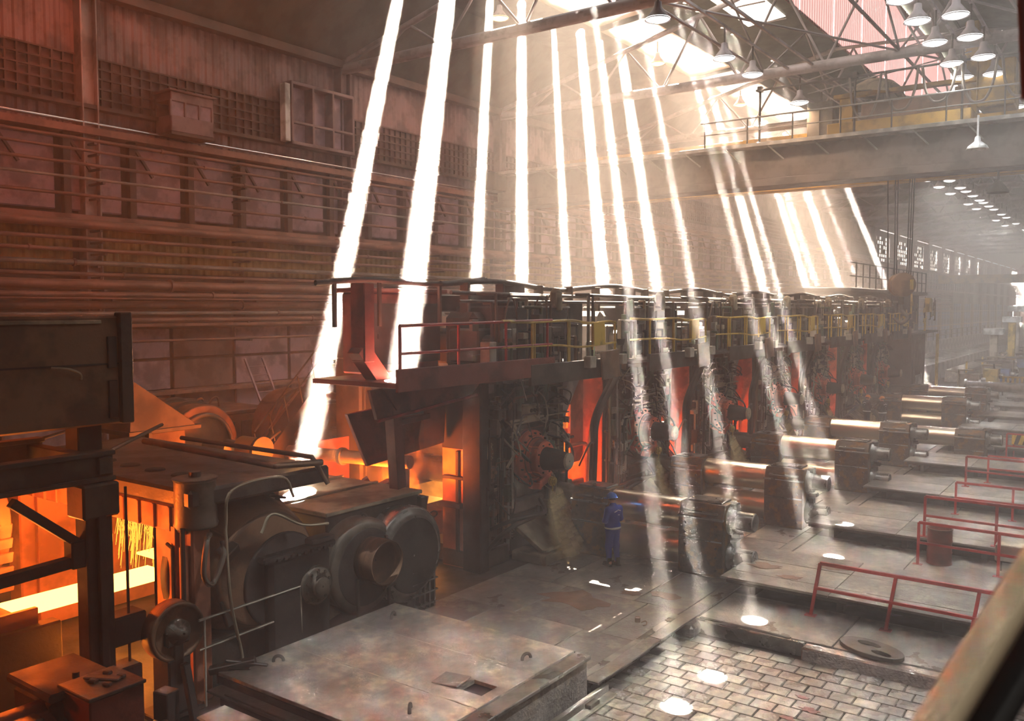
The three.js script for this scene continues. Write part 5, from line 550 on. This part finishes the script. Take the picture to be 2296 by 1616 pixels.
// ---- upper left wall: window box and crane cab
{ const t = thing('wall_window_box', 'large three-pane window box high on the left wall', 'window', [-29.95, 13.3, -25.0]); part(t, 'frame', M.sheet, (b) => { b.box(-0.1, 0.5, 0, 0.15, -3.6, 0, 0.02); b.box(-0.1, 0.5, 2.5, 2.65, -3.6, 0, 0.02); for (const z of [0, -1.15, -2.3, -3.5]) b.box(-0.1, 0.5, 0, 2.6, z - 0.12, z, 0.02); b.box(0.3, 0.5, 0.9, 1.0, -3.6, 0, 0.01); }); for (const z of [0, -1.15, -2.3]) part(t, 'pane', M.lilac, (b) => b.box(0, 0.05, 0.15, 2.5, z - 1.1, z - 0.15, 0.01)); part(t, 'side_light', M.white, (b) => b.box(0.1, 0.45, 0.1, 2.5, 0.02, 0.3, 0.02)); }
{ const t = thing('crane_cab', 'small hazy cab with three windows above the crane rail', 'cab', [-29.6, 12.85, -19.4]); part(t, 'body', M.sheet, (b) => { b.box(-0.5, 0.5, 0, 0.6, -1.5, 0.3, 0.03); b.box(-0.5, 0.5, 1.1, 1.45, -1.5, 0.3, 0.03); b.box(-0.6, 0.6, 1.45, 1.52, -1.6, 0.4, 0.02); for (const z of [0.25, -0.35, -0.95, -1.5]) b.box(0.4, 0.5, 0.55, 1.15, z, z + 0.08, 0.01); b.box(-0.5, -0.4, 0.5, 1.2, -1.5, 0.3, 0.01); }); for (const z of [-0.3, -0.9, -1.45]) part(t, 'window_pane', M.lilac, (b) => b.box(0.4, 0.44, 0.6, 1.1, z, z + 0.52, 0)); part(t, 'hanger', M.frame, (b) => { b.box(-0.5, 0.5, -0.1, 0, -1.5, 0.3, 0); }); }
// ================================================================ overhead crane and lamps
{
  const t = thing('overhead_crane', 'big dark overhead travelling crane spanning the hall', 'crane', [0, 11.9, -40]);
  part(t, 'girder', M.girder, (b) => { b.box(-29.6, 19.6, 0.35, 1.75, -0.55, 0.35, 0.02); b.box(-29.6, 19.6, 0, 0.35, -0.75, 0.7, 0.02); });
  part(t, 'walkway', M.pipeGrey, (b) => { b.box(-29, 19.5, 1.75, 1.92, -0.4, 1.1, 0.01); for (let x = -28; x < 19; x += 2) b.bar([x, 1.75, 1.05], [x + 0.5, 1.2, 0.36], 0.06); });
  part(t, 'second_girder', M.crane, (b) => { b.box(-29.6, 19.6, 0.6, 3.4, -6.6, -5.7, 0.02); });
  part(t, 'end_carriage', M.dark, (b) => { b.box(-29.8, -29.0, 0.9, 1.9, -7.2, 1.4, 0.05); b.box(18.8, 19.7, 0.9, 1.9, -7.2, 1.4, 0.05); });
  for (let x = -17; x < 19; x += 2.05) part(t, 'railing_post', M.dark, (b) => b.cyl([x, 1.9, 1.05], [x, 3.05, 1.05], 0.035, 0.035, 6));
  part(t, 'railing_rail', M.pipeGrey, (b) => { b.cyl([-17.2, 3.05, 1.05], [19, 3.05, 1.05], 0.04, 0.04, 6); b.cyl([-17.2, 2.5, 1.05], [19, 2.5, 1.05], 0.03, 0.03, 6); });
  for (let x = -14.4; x < 19; x += 4.1) part(t, 'festoon_post', M.dark, (b) => { b.cyl([x, 1.9, 1.0], [x, 4.35, 1.0], 0.05, 0.05, 6); b.box(x - 0.1, x + 0.1, 4.15, 4.4, 0.85, 1.1, 0.01); });
  part(t, 'festoon_rail', M.dark, (b) => b.box(-14.6, 19, 4.2, 4.28, 0.92, 1.02, 0.01));
  for (let k = 0; k < 8; k++) { const x0 = -10.6 + k * 1.42, d = [1.75, 1.6, 1.45, 1.65, 1.6, 1.5, 1.6, 1.6][k]; part(t, 'festoon_cable', M.cable, (b) => b.tube([[x0 + 0.08, 4.2, 1.0], [x0 + 0.2, 4.2 - d * 0.6, 1.02], [x0 + 0.45, 4.2 - d * 0.95, 1.02], [x0 + 0.72, 4.2 - d, 1.03], [x0 + 0.98, 4.2 - d * 0.92, 1.02], [x0 + 1.22, 4.2 - d * 0.55, 1.02], [x0 + 1.34, 4.2, 1.0]], 0.055, 30, 7)); }
}
{
  const t = thing('crane_trolley', 'yellow and brown hoist trolley riding on the overhead crane', 'trolley', [-9.3, 13.8, -43]);
  part(t, 'frame', M.crane, (b) => { b.box(-2.6, 3.2, 0.3, 0.8, -3.2, 2.4, 0.03); b.box(-2.6, 3.2, 2.05, 2.25, 1.2, 1.5, 0.02); b.box(-2.3, -1.7, 0.8, 2.0, 0.8, 1.6, 0.03); });
  part(t, 'hoist_drum', M.brown, (b) => { b.cyl([-1.5, 1.4, -0.5], [2.2, 1.4, -0.5], 0.7, 0.7, 24); b.box(2.2, 2.8, 0.8, 2.2, -1.2, 0.3, 0.04); b.box(-1.3, 3, 0.8, 1.7, 0.9, 1.8, 0.04); });
  part(t, 'electric_cabinet', M.mid, (b) => { b.box(-4.0, -2.8, 0.3, 2.2, -0.5, 0.8, 0.03); b.box(-3.9, -3.4, 0.5, 2.0, 0.8, 0.85, 0.01); });
  part(t, 'tarpaulin', M.dust, (b) => b.lathe([[0.02, 0.75], [0.6, 0.62], [1.0, 0.35], [1.15, 0.05], [1.2, 0]], [-0.9, 2.2, 0.6], [0.15, 1, 0], 20));
  part(t, 'cabin_post', M.crane, (b) => { b.box(2.7, 3.2, 0.8, 4.6, 0.6, 1.2, 0.02); b.box(3.2, 4.6, 1.0, 2.9, -0.4, 1.2, 0.05); });
  part(t, 'handrail', M.pipeGrey, (b) => { b.cyl([-3.9, 3.1, 1.4], [3.0, 4.4, 1.4], 0.03, 0.03, 6); b.cyl([-3.8, 2.5, 1.4], [3.0, 3.3, 1.4], 0.03, 0.03, 6); });
  part(t, 'wheel', M.dark, (b) => { for (const x of [-2, 2.6]) for (const z of [1.6, -2.6]) b.cyl([x - 0.1, 0.25, z], [x + 0.1, 0.25, z], 0.32, 0.32, 18); });
}
{ const t = thing('hook_block', 'round rusty hook block hanging on steel ropes from the crane', 'hook block', [-9.1, 7.45, -43]); part(t, 'sheave', M.brown, (b) => { b.lathe([[0.02, 0.3], [0.5, 0.3], [0.55, 0.25], [0.55, 0.1], [0.48, 0.05], [0.48, -0.05], [0.55, -0.1], [0.55, -0.25], [0.5, -0.3], [0.02, -0.3]], [0, 0, 0], [0.5, 0, 0.86], 32); }); part(t, 'guard', M.yellow, (b) => b.cbox(0.42, 0, 0.1, 0.1, 0.45, 0.4, 0, 0.5, 0)); for (const x of [-0.75, -0.4, -0.28, 0.25, 0.36, 0.46]) part(t, 'rope', M.soot, (b) => b.cyl([x * 0.8, 0.2, 0], [x, 6.8, 0], 0.028, 0.028, 6)); part(t, 'hook', M.dark, (b) => { b.box(-0.12, 0.12, -0.9, -0.4, -0.12, 0.12, 0.03); b.tube([[0, -0.8, 0], [0.05, -1.2, 0], [0.3, -1.5, 0], [0.0, -1.75, 0], [-0.3, -1.5, 0]], 0.09, 24, 8); }); }
// high-bay lamps: [x, y, z]; each glowing lens has its lamp right below it
function makeLamp(lens) { const t = new THREE.Group(); t.name = 'high_bay_lamp'; part(t, 'shade', M.tubeGrey, (b) => b.lathe([[0.08, 0.62], [0.12, 0.6], [0.14, 0.4], [0.36, 0.12], [0.44, 0.0], [0.42, 0.0], [0.33, 0.12], [0.1, 0.38]], [0, 0, 0], [0, 1, 0], 24)); part(t, 'lamp_lens', lens, (b) => b.lathe([[0.005, -0.06], [0.2, -0.05], [0.36, 0.01], [0.42, 0.05]], [0, 0, 0], [0, 1, 0], 24)); part(t, 'stem', M.dark, (b) => b.cyl([0, 0.6, 0], [0, 1.2, 0], 0.04, 0.04, 8)); return t; }
const lampProto = { cool: makeLamp(M.lens), warm: makeLamp(M.lensWarm) };
let lampN = 0;
function lamp(kind, x, y, z, I, label, group, c, ang = 1.35) { const o = lampProto[kind].clone(); o.name = numbered('high_bay_lamp'); o.position.set(x, y, z); tag(o, label, 'lamp', group); scene.add(o); lampN++; if (I) spot(x, y - 0.09, z, c, I, ang); }
const COOL = [0.95, 0.98, 1], WARM = [1, 0.15, 0.055], MIDC = [1, 0.66, 0.42];
const rowA = [-24, -27, -30, -32.5, -35.5, -38.9, -41.5, -45, -49, -53]; rowA.forEach((z, k) => lamp('cool', -6.6, 16, z, [0, 130, 0, 90, 0, 70, 0, 0, 90, 0][k], `white high-bay lamp in the left of the two near rows, ${ORD[k]} from the camera`, 'near left lamp row', COOL));
const rowB = [-29.5, -32.6, -35.5, -38.6, -41.6, -45, -49, -53]; rowB.forEach((z, k) => lamp('cool', -5.45, 16, z, [120, 0, 80, 0, 0, 0, 0, 90][k], `white high-bay lamp in the right of the two near rows, ${ORD[k]} from the camera`, 'near right lamp row', COOL));
[-27.2, -32.9, -35.9, -42, -45.4].forEach((z, k) => lamp('cool', -13.6, 16, z, 250, `pale lamp in the bright haze before the crane, ${ORD[k]} from the camera`, 'lamps in the haze', MIDC));
[-72.9, -77.5, -82.5, -91.7, -96.6, -110.4, -118].forEach((z, k) => lamp('cool', -13.8, 16, z, k % 2 ? 0 : 500, `far white lamp under the crane girder in the left row, ${ORD[k]}`, 'far left lamp row', COOL));
[-72.8, -74.2, -79, -81.7, -85.3, -89.1, -91.3, -94.8, -98.1, -103.8, -107.6, -116, -126, -138].forEach((z, k) => lamp('cool', -12.5, 16, z, k % 4 === 1 ? 500 : 0, `far white lamp under the crane girder in the right row, ${ORD[k]}`, 'far right lamp row', COOL));
// lamps added above the frame to light the near bay and left aisle
[[-0.8, -12], [-1, -18.5], [-1.2, -25], [-1.6, -32], [-2.2, -40], [-3, -49], [0.5, 2]].forEach(([x, z], k) => lamp('cool', x, 18.9, z, [1650, 1750, 1800, 1550, 1500, 1300, 350][k], `added white lamp out of frame above the raised walkways, ${k === 6 ? 'just above the handrail' : ORD[k] + ' from the tiled bay'}`, 'added lamps over the near bay', COOL, 0.46));
lamp('cool', -8.2, 19.9, -10.4, 2200, 'added white lamp out of frame straight above the near platform block', 'added lamps over the near bay', COOL, 0.31);  // added to brighten the top of the near block
[[-24, 2], [-24, -10], [-26, -16], [-18, -6], [-18, -16]].forEach(([x, z], k) => lamp('warm', x, x === -26 ? 19.3 : x === -18 ? 20 : 19.5, z, [240, 130, 150, 130, 100][k], `added amber lamp out of frame above the furnace aisle, ${['rearmost', 'second', 'third', 'inner near', 'inner far'][k]} of five`, 'added amber lamps over the furnace aisle', WARM));  // added to tint the haze on the left red
[[-24.5, -33], [-22, -44], [-22, -56], [-20, -68]].forEach(([x, z], k) => lamp('warm', x, 19.6, z, [300, 300, 280, 240][k], `added amber-white lamp over the drive side, ${ORD[k]} from the camera of four`, 'added amber-white lamps over the drive side', [1, 0.44, 0.24]));  // added to brighten the haze behind the mill
{ const t = thing('hanging_lamp', 'unlit white bell lamp hanging under the crane walkway', 'lamp', [-5.55, 12.55, -38.6]); part(t, 'shade', M.white, (b) => b.lathe([[0.06, 0.5], [0.1, 0.46], [0.12, 0.3], [0.34, 0.12], [0.4, 0], [0.38, 0], [0.3, 0.12], [0.08, 0.28]], [0, 0, 0], [0, 1, 0], 24)); part(t, 'stem', M.white, (b) => b.cyl([0, 0.5, 0], [0, 1.3, 0], 0.04, 0.04, 8)); part(t, 'bulb', M.pale, (b) => b.ball([0, 0.12, 0], 0.1)); }
{ const t = thing('hanging_lamp', 'dark bell lamp hanging below the crane girder, far right', 'lamp', [-5.0, 11.0, -40.2]); part(t, 'shade', M.soot, (b) => b.lathe([[0.06, 0.5], [0.12, 0.45], [0.36, 0.12], [0.42, 0], [0.4, 0], [0.3, 0.12]], [0, 0, 0], [0, 1, 0], 24)); part(t, 'stem', M.soot, (b) => b.cyl([0, 0.5, 0], [0, 0.95, 0], 0.04, 0.04, 8)); }
{ const t = part(scene, 'signal_light', M.beacon, (b) => b.box(-0.25, 0.25, -0.1, 0.1, -0.3, 0.3, 0.05)); t.position.set(-29.6, 12.9, -99); tag(t, 'small red signal light on the far left wall', 'signal light'); }
// ================================================================ far end of the hall
{ const t = thing('run_out_table', 'long pale run-out table leading away from the mill', 'conveyor', [-17.5, 0, -76]); part(t, 'bed', M.concrete, (b) => b.box(-2.2, 2.2, 0, 1.1, -170, 0, 0.05)); part(t, 'side_wall', M.pipeGrey, (b) => { b.box(2.2, 2.6, 0, 1.5, -170, 0, 0.03); b.box(-2.8, -2.3, 0, 2.6, -170, -4, 0.03); }); for (let k = 0; k < 40; k++) part(t, 'roller', M.steel, (b) => b.cyl([-2.1, 1.2, -1 - k * 1.5], [2.1, 1.2, -1 - k * 1.5], 0.2, 0.2, 12)); part(t, 'railing', M.dark, (b) => { for (let z = -20; z > -90; z -= 4) b.cyl([-2.6, 2.6, z], [-2.6, 3.7, z], 0.05, 0.05, 6); for (const y of [3.1, 3.7]) b.cyl([-2.6, y, -20], [-2.6, y, -90], 0.05, 0.05, 6); }); }
{ const t = thing('spray_header', 'low grey concrete trough beside the run-out table', 'trough', [-10.5, 0, -84]); part(t, 'body', M.concrete, (b) => { b.ext([[-3.6, 0], [-2.0, 0], [-2.2, 0.7], [-3.5, 1.0]], 90, new THREE.Matrix4().makeTranslation(0, 0, -90), 0.02); }); part(t, 'kerb', M.dark, (b) => b.box(-2.3, -2.0, 0.6, 0.85, -90, 0, 0.02)); part(t, 'post', M.yellow, (b) => { for (let k = 0; k < 6; k++) b.box(-1.95, -1.8, 0, 1.8, -k * 9, -k * 9 + 0.15, 0.01); }); }
{ const t = thing('long_pipe', 'long grey flanged pipe lying across the far floor', 'pipe', [-10.4, 0, -70]); part(t, 'pipe', M.pipeGrey, (b) => b.cyl([0, 0.85, 0], [9, 0.85, 0.5], 0.34, 0.34, 20)); part(t, 'flange', M.steel, (b) => { for (const x of [0, 0.9, 6.2]) b.cyl([x, 0.85, x * 0.055], [x + 0.16, 0.85, x * 0.055], 0.46, 0.46, 20); }); part(t, 'saddle', M.concrete, (b) => { for (const x of [1.2, 4, 7]) b.box(x, x + 0.4, 0, 0.62, -0.3, 0.6, 0.02); }); }
{ const t = thing('yellow_fence', 'low yellow slatted guard behind the long grey pipe', 'fence', [-8.4, 0, -73]); for (let k = 0; k < 26; k++) part(t, 'slat', M.yellow, (b) => b.box(k * 0.3, k * 0.3 + 0.16, 0.7, 1.35, -0.04, 0.04, 0.01)); part(t, 'rail', M.yellow, (b) => { b.box(0, 7.8, 1.3, 1.42, -0.05, 0.05, 0.01); b.box(0, 7.8, 0.62, 0.72, -0.05, 0.05, 0.01); }); part(t, 'post', M.dark, (b) => { for (const x of [0, 3.9, 7.7]) b.box(x, x + 0.1, 0, 0.7, -0.05, 0.05, 0.01); }); }
{ const t = thing('transfer_car', 'yellow transfer car at the right edge beside the far platforms', 'cart', [-5.4, 0, -58.5]); part(t, 'body', M.yellow, (b) => b.box(0, 3, 0.9, 1.6, -1.6, 0, 0.06)); part(t, 'cover', M.pale, (b) => b.box(0.1, 2.6, 1.6, 1.8, -1.4, -0.1, 0.06)); part(t, 'under_frame', M.soot, (b) => { b.box(0.1, 2.9, 0.4, 0.9, -1.5, -0.1, 0.03); }); for (const x of [0.6, 2.3]) part(t, 'wheel', M.dark, (b) => b.cyl([x, 0.42, -0.15], [x, 0.42, 0.02], 0.4, 0.4, 20)); }
{ const t = thing('far_crane', 'distant ochre crane bridge at the far end of the hall', 'crane', [0, 10.5, -165]); part(t, 'girder', M.crane, (b) => b.box(-29, 19.5, 0, 1.4, -1, 0.5, 0.03)); part(t, 'carriage', M.dark, (b) => b.box(-12, -8, -0.8, 2.4, -2, 1, 0.05)); }
for (let k = 0; k < 5; k++) { const t = thing('far_column', `slim pale column at the far right, ${ORD[k]} from the mill`, 'column', [-10.9 + (k % 2) * 0.5, 0, -88.3 - k * 8.1]); part(t, 'shaft', k % 2 ? M.yellow : M.pale, (b) => { b.box(-0.3, 0.3, 0, 4.2 + (k % 3), -0.3, 0.3, 0.03); }); part(t, 'cap', M.white, (b) => b.box(-0.8, 0.8, 4 + (k % 3), 4.6 + (k % 3), -0.5, 0.5, 0.04)); part(t, 'platform', M.dark, (b) => b.box(-1.4, 1.4, 1.6, 1.75, -1, 1, 0.02)); }
{ const t = thing('white_screen', 'pale screen standing between the last stand and the tower', 'panel', [-12.2, 0, -61.8]); part(t, 'sheet', M.white, (b) => { for (let k = 0; k < 4; k++) b.box(0.1, 0.14, 0.9, 2.0, -0.5 * (k + 1) + 0.02, -0.5 * k, 0.005); }); part(t, 'frame', M.dark, (b) => { b.box(0, 0.1, 0, 2.1, -2.1, -2.0, 0.01); b.box(0, 0.1, 0, 2.1, 0, 0.1, 0.01); }); }
{ const r = rng(515), kinds = [['pale motor block', M.pale], ['yellow control desk', M.yellow], ['blue pump unit', M.blue], ['grey valve stand', M.pipeGrey], ['white cabinet', M.white]];
  for (let k = 0; k < 10; k++) { const [n, m] = kinds[k % 5], x = -11.2 + 1.6 * r(), z = -76.5 - k * 4.05, w = 0.5 + 0.5 * r(), h = 1 + 1.3 * r(), t = thing('floor_machine', `${n} on the far floor beside the run-out table, ${k < 5 ? 'nearer' : 'farther'} one of two`, 'machine', [x, 0, z]); part(t, 'body', m, (b) => b.box(-w, w, 0.2, h, -0.7, 0.7, 0.04)); part(t, 'base', M.dark, (b) => b.box(-w - 0.15, w + 0.15, 0, 0.22, -0.85, 0.85, 0.02)); part(t, 'dome', M.steel, (b) => { b.cyl([0, h, 0], [0, h + 0.4, 0], 0.3, 0.22, 16); b.cyl([w, h * 0.6, 0], [w + 0.3, h * 0.6, 0], 0.22, 0.22, 14); }); part(t, 'pipe', M.dust, (b) => b.poly([[-w, 0.4, 0.75], [-w, h + 0.3, 0.75], [w * 0.4, h + 0.3, 0.75]], 0.07, 8)); } }
// ================================================================ people
function person(label, pos, turn, cloth, hat, opts = {}) {
  const t = thing('person', label, 'person', pos, turn); t.userData.group = undefined; delete t.userData.group;
  // joints in metres; the figure faces +z here, head bowed, hands together in front of the belly
  const J = { pelvis: [0, 0.98, 0], waist: [0, 1.14, -0.01], chest: [0, 1.34, -0.03], neck: [0, 1.5, 0.0], head: [0, 1.65, 0.07] };
  const bones = []; const B = (a, b, ra, rb) => bones.push([V(...a), V(...b), ra, rb]);
  const trunk = () => { B(J.pelvis, J.waist, 0.15, 0.14); B(J.waist, J.chest, 0.14, 0.16); B([-0.06, 0.99, 0], [0.06, 0.99, 0], 0.145, 0.145); B([-0.16, 1.42, -0.03], [0.16, 1.42, -0.03], 0.085, 0.085); B(J.chest, J.neck, 0.13, 0.065); };
  const s = opts.spread ?? 0;
  const legs = (k) => { for (const q of [-1, 1]) { B([q * 0.09, 0.93, 0], [q * (0.1 + s), 0.5, q * 0.02 + 0.02], 0.098 * k, 0.07 * k); B([q * (0.1 + s), 0.5, q * 0.02 + 0.02], [q * (0.11 + s), 0.1, q * 0.03 - 0.03], 0.07 * k, 0.052 * k); } };
  const hand = (q) => [q * 0.07, 1.06, 0.24];
  const arms = (k) => { for (const q of [-1, 1]) { B([q * 0.19, 1.42, -0.03], [q * 0.25, 1.16, 0.0], 0.06 * k, 0.048 * k); B([q * 0.25, 1.16, 0.0], hand(q), 0.047 * k, 0.036 * k); } };
  const mesh = (name, mat, list, lo, hi, n, smooth, parent) => {
    const mc = new MarchingCubes(n, mat, false, false, 60000), c = [0, 1, 2].map((i) => (lo[i] + hi[i]) / 2), h = [0, 1, 2].map((i) => (hi[i] - lo[i]) / 2), f = mc.field, p = V(0, 0, 0), ap = V(0, 0, 0);
    mc.isolation = 0;
    for (let z = 0; z < n; z++) for (let y = 0; y < n; y++) for (let x = 0; x < n; x++) {
      p.set(c[0] + ((x - n / 2) / (n / 2)) * h[0], c[1] + ((y - n / 2) / (n / 2)) * h[1], c[2] + ((z - n / 2) / (n / 2)) * h[2]); let e = 0;
      for (const [a, b, ra, rb] of list) { const ab = b.clone().sub(a), tt = Math.min(1, Math.max(0, ap.copy(p).sub(a).dot(ab) / ab.lengthSq())); e += Math.exp(-Math.min(40, (ap.copy(a).addScaledVector(ab, tt).distanceTo(p) - (ra + (rb - ra) * tt)) / smooth)); }
      f[x + y * n + z * n * n] = smooth * Math.log(Math.max(e, 1e-18));
    }
    mc.update(); const k = mc.count, g = new THREE.BufferGeometry(), pos = new Float32Array(k * 3);
    for (let i = 0; i < k; i++) for (let a = 0; a < 3; a++) pos[i * 3 + a] = c[a] + mc.positionArray[i * 3 + a] * h[a];
    g.setAttribute('position', new THREE.BufferAttribute(pos, 3)); const w = mergeVertices(g, 1e-4); w.computeVertexNormals(); boxUV(w); return piece(name, w, mat, parent);
  };
  const take = (fn) => { bones.length = 0; fn(); return bones.slice(); };
  const N = opts.n ?? 84;
  // body (skin): head, neck, hands with fingers, all one surface with the trunk inside the clothes
  const bodyBones = take(() => { trunk(); legs(0.8); arms(0.8); B(J.neck, [0, 1.57, 0.03], 0.058, 0.056); B([0, 1.66, 0.06], [0, 1.7, 0.05], 0.092, 0.09); B([0, 1.6, 0.11], [0, 1.64, 0.1], 0.062, 0.075); B([0, 1.645, 0.165], [0, 1.63, 0.185], 0.016, 0.02); for (const q of [-1, 1]) { B([q * 0.088, 1.65, 0.05], [q * 0.092, 1.63, 0.045], 0.016, 0.012); B([q * 0.11, 0.1, -0.04], [q * 0.11, 0.05, 0.06], 0.045, 0.04); const h = hand(q); B(h, [h[0] - q * 0.03, h[1] - 0.02, h[2] + 0.05], 0.034, 0.03); } });
  const fingers = take(() => { for (const q of [-1, 1]) { const h = hand(q); for (let k = 0; k < 4; k++) { const a = [h[0] - q * 0.035, h[1] + 0.022 - k * 0.021, h[2] + 0.07], m = [a[0] - q * 0.03, a[1] - 0.006, a[2] + [0.022, 0.027, 0.024, 0.016][k]], e = [m[0] - q * 0.03, m[1] - 0.01, m[2] - 0.012]; B([h[0] - q * 0.02, a[1], h[2] + 0.045], a, 0.011, 0.0105); B(a, m, 0.0105, 0.0095); B(m, e, 0.0095, 0.008); } B([h[0], h[1] + 0.02, h[2] + 0.02], [h[0] - q * 0.025, h[1] + 0.06, h[2] + 0.05], 0.014, 0.011); B([h[0] - q * 0.025, h[1] + 0.06, h[2] + 0.05], [h[0] - q * 0.05, h[1] + 0.062, h[2] + 0.07], 0.011, 0.009); } });
  const body = mesh('body', M.skin, bodyBones, [-0.42, -0.02, -0.3], [0.42, 1.86, 0.42], N + 20, 0.012, t);
  { const hm = mesh('hands', M.skin, [...fingers, ...take(() => { for (const q of [-1, 1]) { const h = hand(q); B(h, [h[0] - q * 0.03, h[1] - 0.02, h[2] + 0.05], 0.034, 0.03); B([q * 0.2, 1.09, 0.1], h, 0.03, 0.028); } })], [-0.24, 0.94, 0.06], [0.24, 1.2, 0.4], N + 16, 0.005, t); const g = mergeGeometries([body.geometry, hm.geometry]); t.remove(hm); body.geometry = g; }
  // face: eyes, mouth
  part(body, 'eye', M.reflect, (b) => { for (const q of [-1, 1]) b.ball([q * 0.034, 1.662, 0.15], 0.012, 8); }); part(body, 'mouth', M.redDark, (b) => b.cbox(0, 1.59, 0.166, 0.045, 0.008, 0.02)); part(body, 'hair', M.boot, (b) => b.add(new THREE.SphereGeometry(0.1, 18, 12, 0, Math.PI * 2, 0.5, 1.25), new THREE.Matrix4().makeScale(0.97, 1, 1.05).setPosition(0, 1.675, 0.045)));
  const suit = mesh('coverall', cloth, take(() => { trunk(); legs(1.12); arms(1.15); B([0, 1.47, -0.02], [0, 1.51, -0.01], 0.085, 0.078); }), [-0.42, 0.05, -0.3], [0.42, 1.62, 0.34], N + 10, 0.022, t);
  part(suit, 'belt_stripe', M.reflect, (b) => b.add(new THREE.TorusGeometry(0.155, 0.022, 6, 32).scale(1.28, 1.02, 1.4), new THREE.Matrix4().makeRotationX(Math.PI / 2).setPosition(0, 0.97, 0)));
  part(suit, 'back_print', M.whitePrint, (b) => { for (const [x, y, w, h, rz] of [[-0.05, 1.42, 0.1, 0.02, 0.3], [0.05, 1.4, 0.1, 0.02, -0.3], [0, 1.36, 0.08, 0.018, 0], [-0.03, 1.31, 0.05, 0.016, 0.1]]) b.cbox(x, y, -0.182 + (y < 1.35 ? -0.008 : 0), w, h, 0.012, 0, 0, rz, 0.003); });
  part(t, 'helmet', hat, (b) => { b.lathe([[0.128, -0.01], [0.125, 0.03], [0.115, 0.07], [0.09, 0.105], [0.05, 0.125], [0.005, 0.13]], [0, 1.7, 0.05], [0, 1, 0.22], 28); b.lathe([[0.1, -0.004], [0.145, -0.008], [0.147, -0.016], [0.1, -0.018]], [0, 1.7, 0.052], [0, 1, 0.22], 28); b.cbox(0, 1.672, 0.19, 0.2, 0.012, 0.09, 0.3, 0, 0, 0.005); b.cbox(0, 1.8, 0.04, 0.02, 0.05, 0.16, -0.1, 0, 0, 0.008); });
  for (const q of [-1, 1]) part(t, 'boot', M.boot, (b) => { b.lathe([[0.02, 0.22], [0.06, 0.22], [0.062, 0.06], [0.05, 0.0]], [q * (0.11 + s), 0, q * 0.03 - 0.035], [0, 1, 0], 14); b.lathe([[0.005, 0.25], [0.045, 0.22], [0.056, 0.1], [0.055, 0], [0.02, -0.02]], [q * (0.11 + s), 0.05, q * 0.03 - 0.06], [0, -0.02, 1], 14); b.cbox(q * (0.11 + s), 0.015, q * 0.03 + 0.04, 0.1, 0.03, 0.29, 0, 0, 0, 0.01); });
  return t;
}
person('worker in blue overalls and blue hard hat standing at the nearest roll pair', [-10.52, 0.02, -18.85], -1.95, M.coverall, M.hatBlue);
person('left worker in dark clothes and orange hard hat by the far rolls', [-11.75, 0.02, -48.2], 2.6, M.coverallDark, M.orange, { n: 48 });
person('right worker in dark clothes and orange hard hat by the far rolls', [-10.9, 0.02, -47.9], -2.2, M.coverallDark, M.orange, { n: 48, spread: 0.03 });
scene.traverse((o) => { if (o.isMesh) { o.castShadow = true; o.receiveShadow = true; } });
renderer.render(scene, camera);
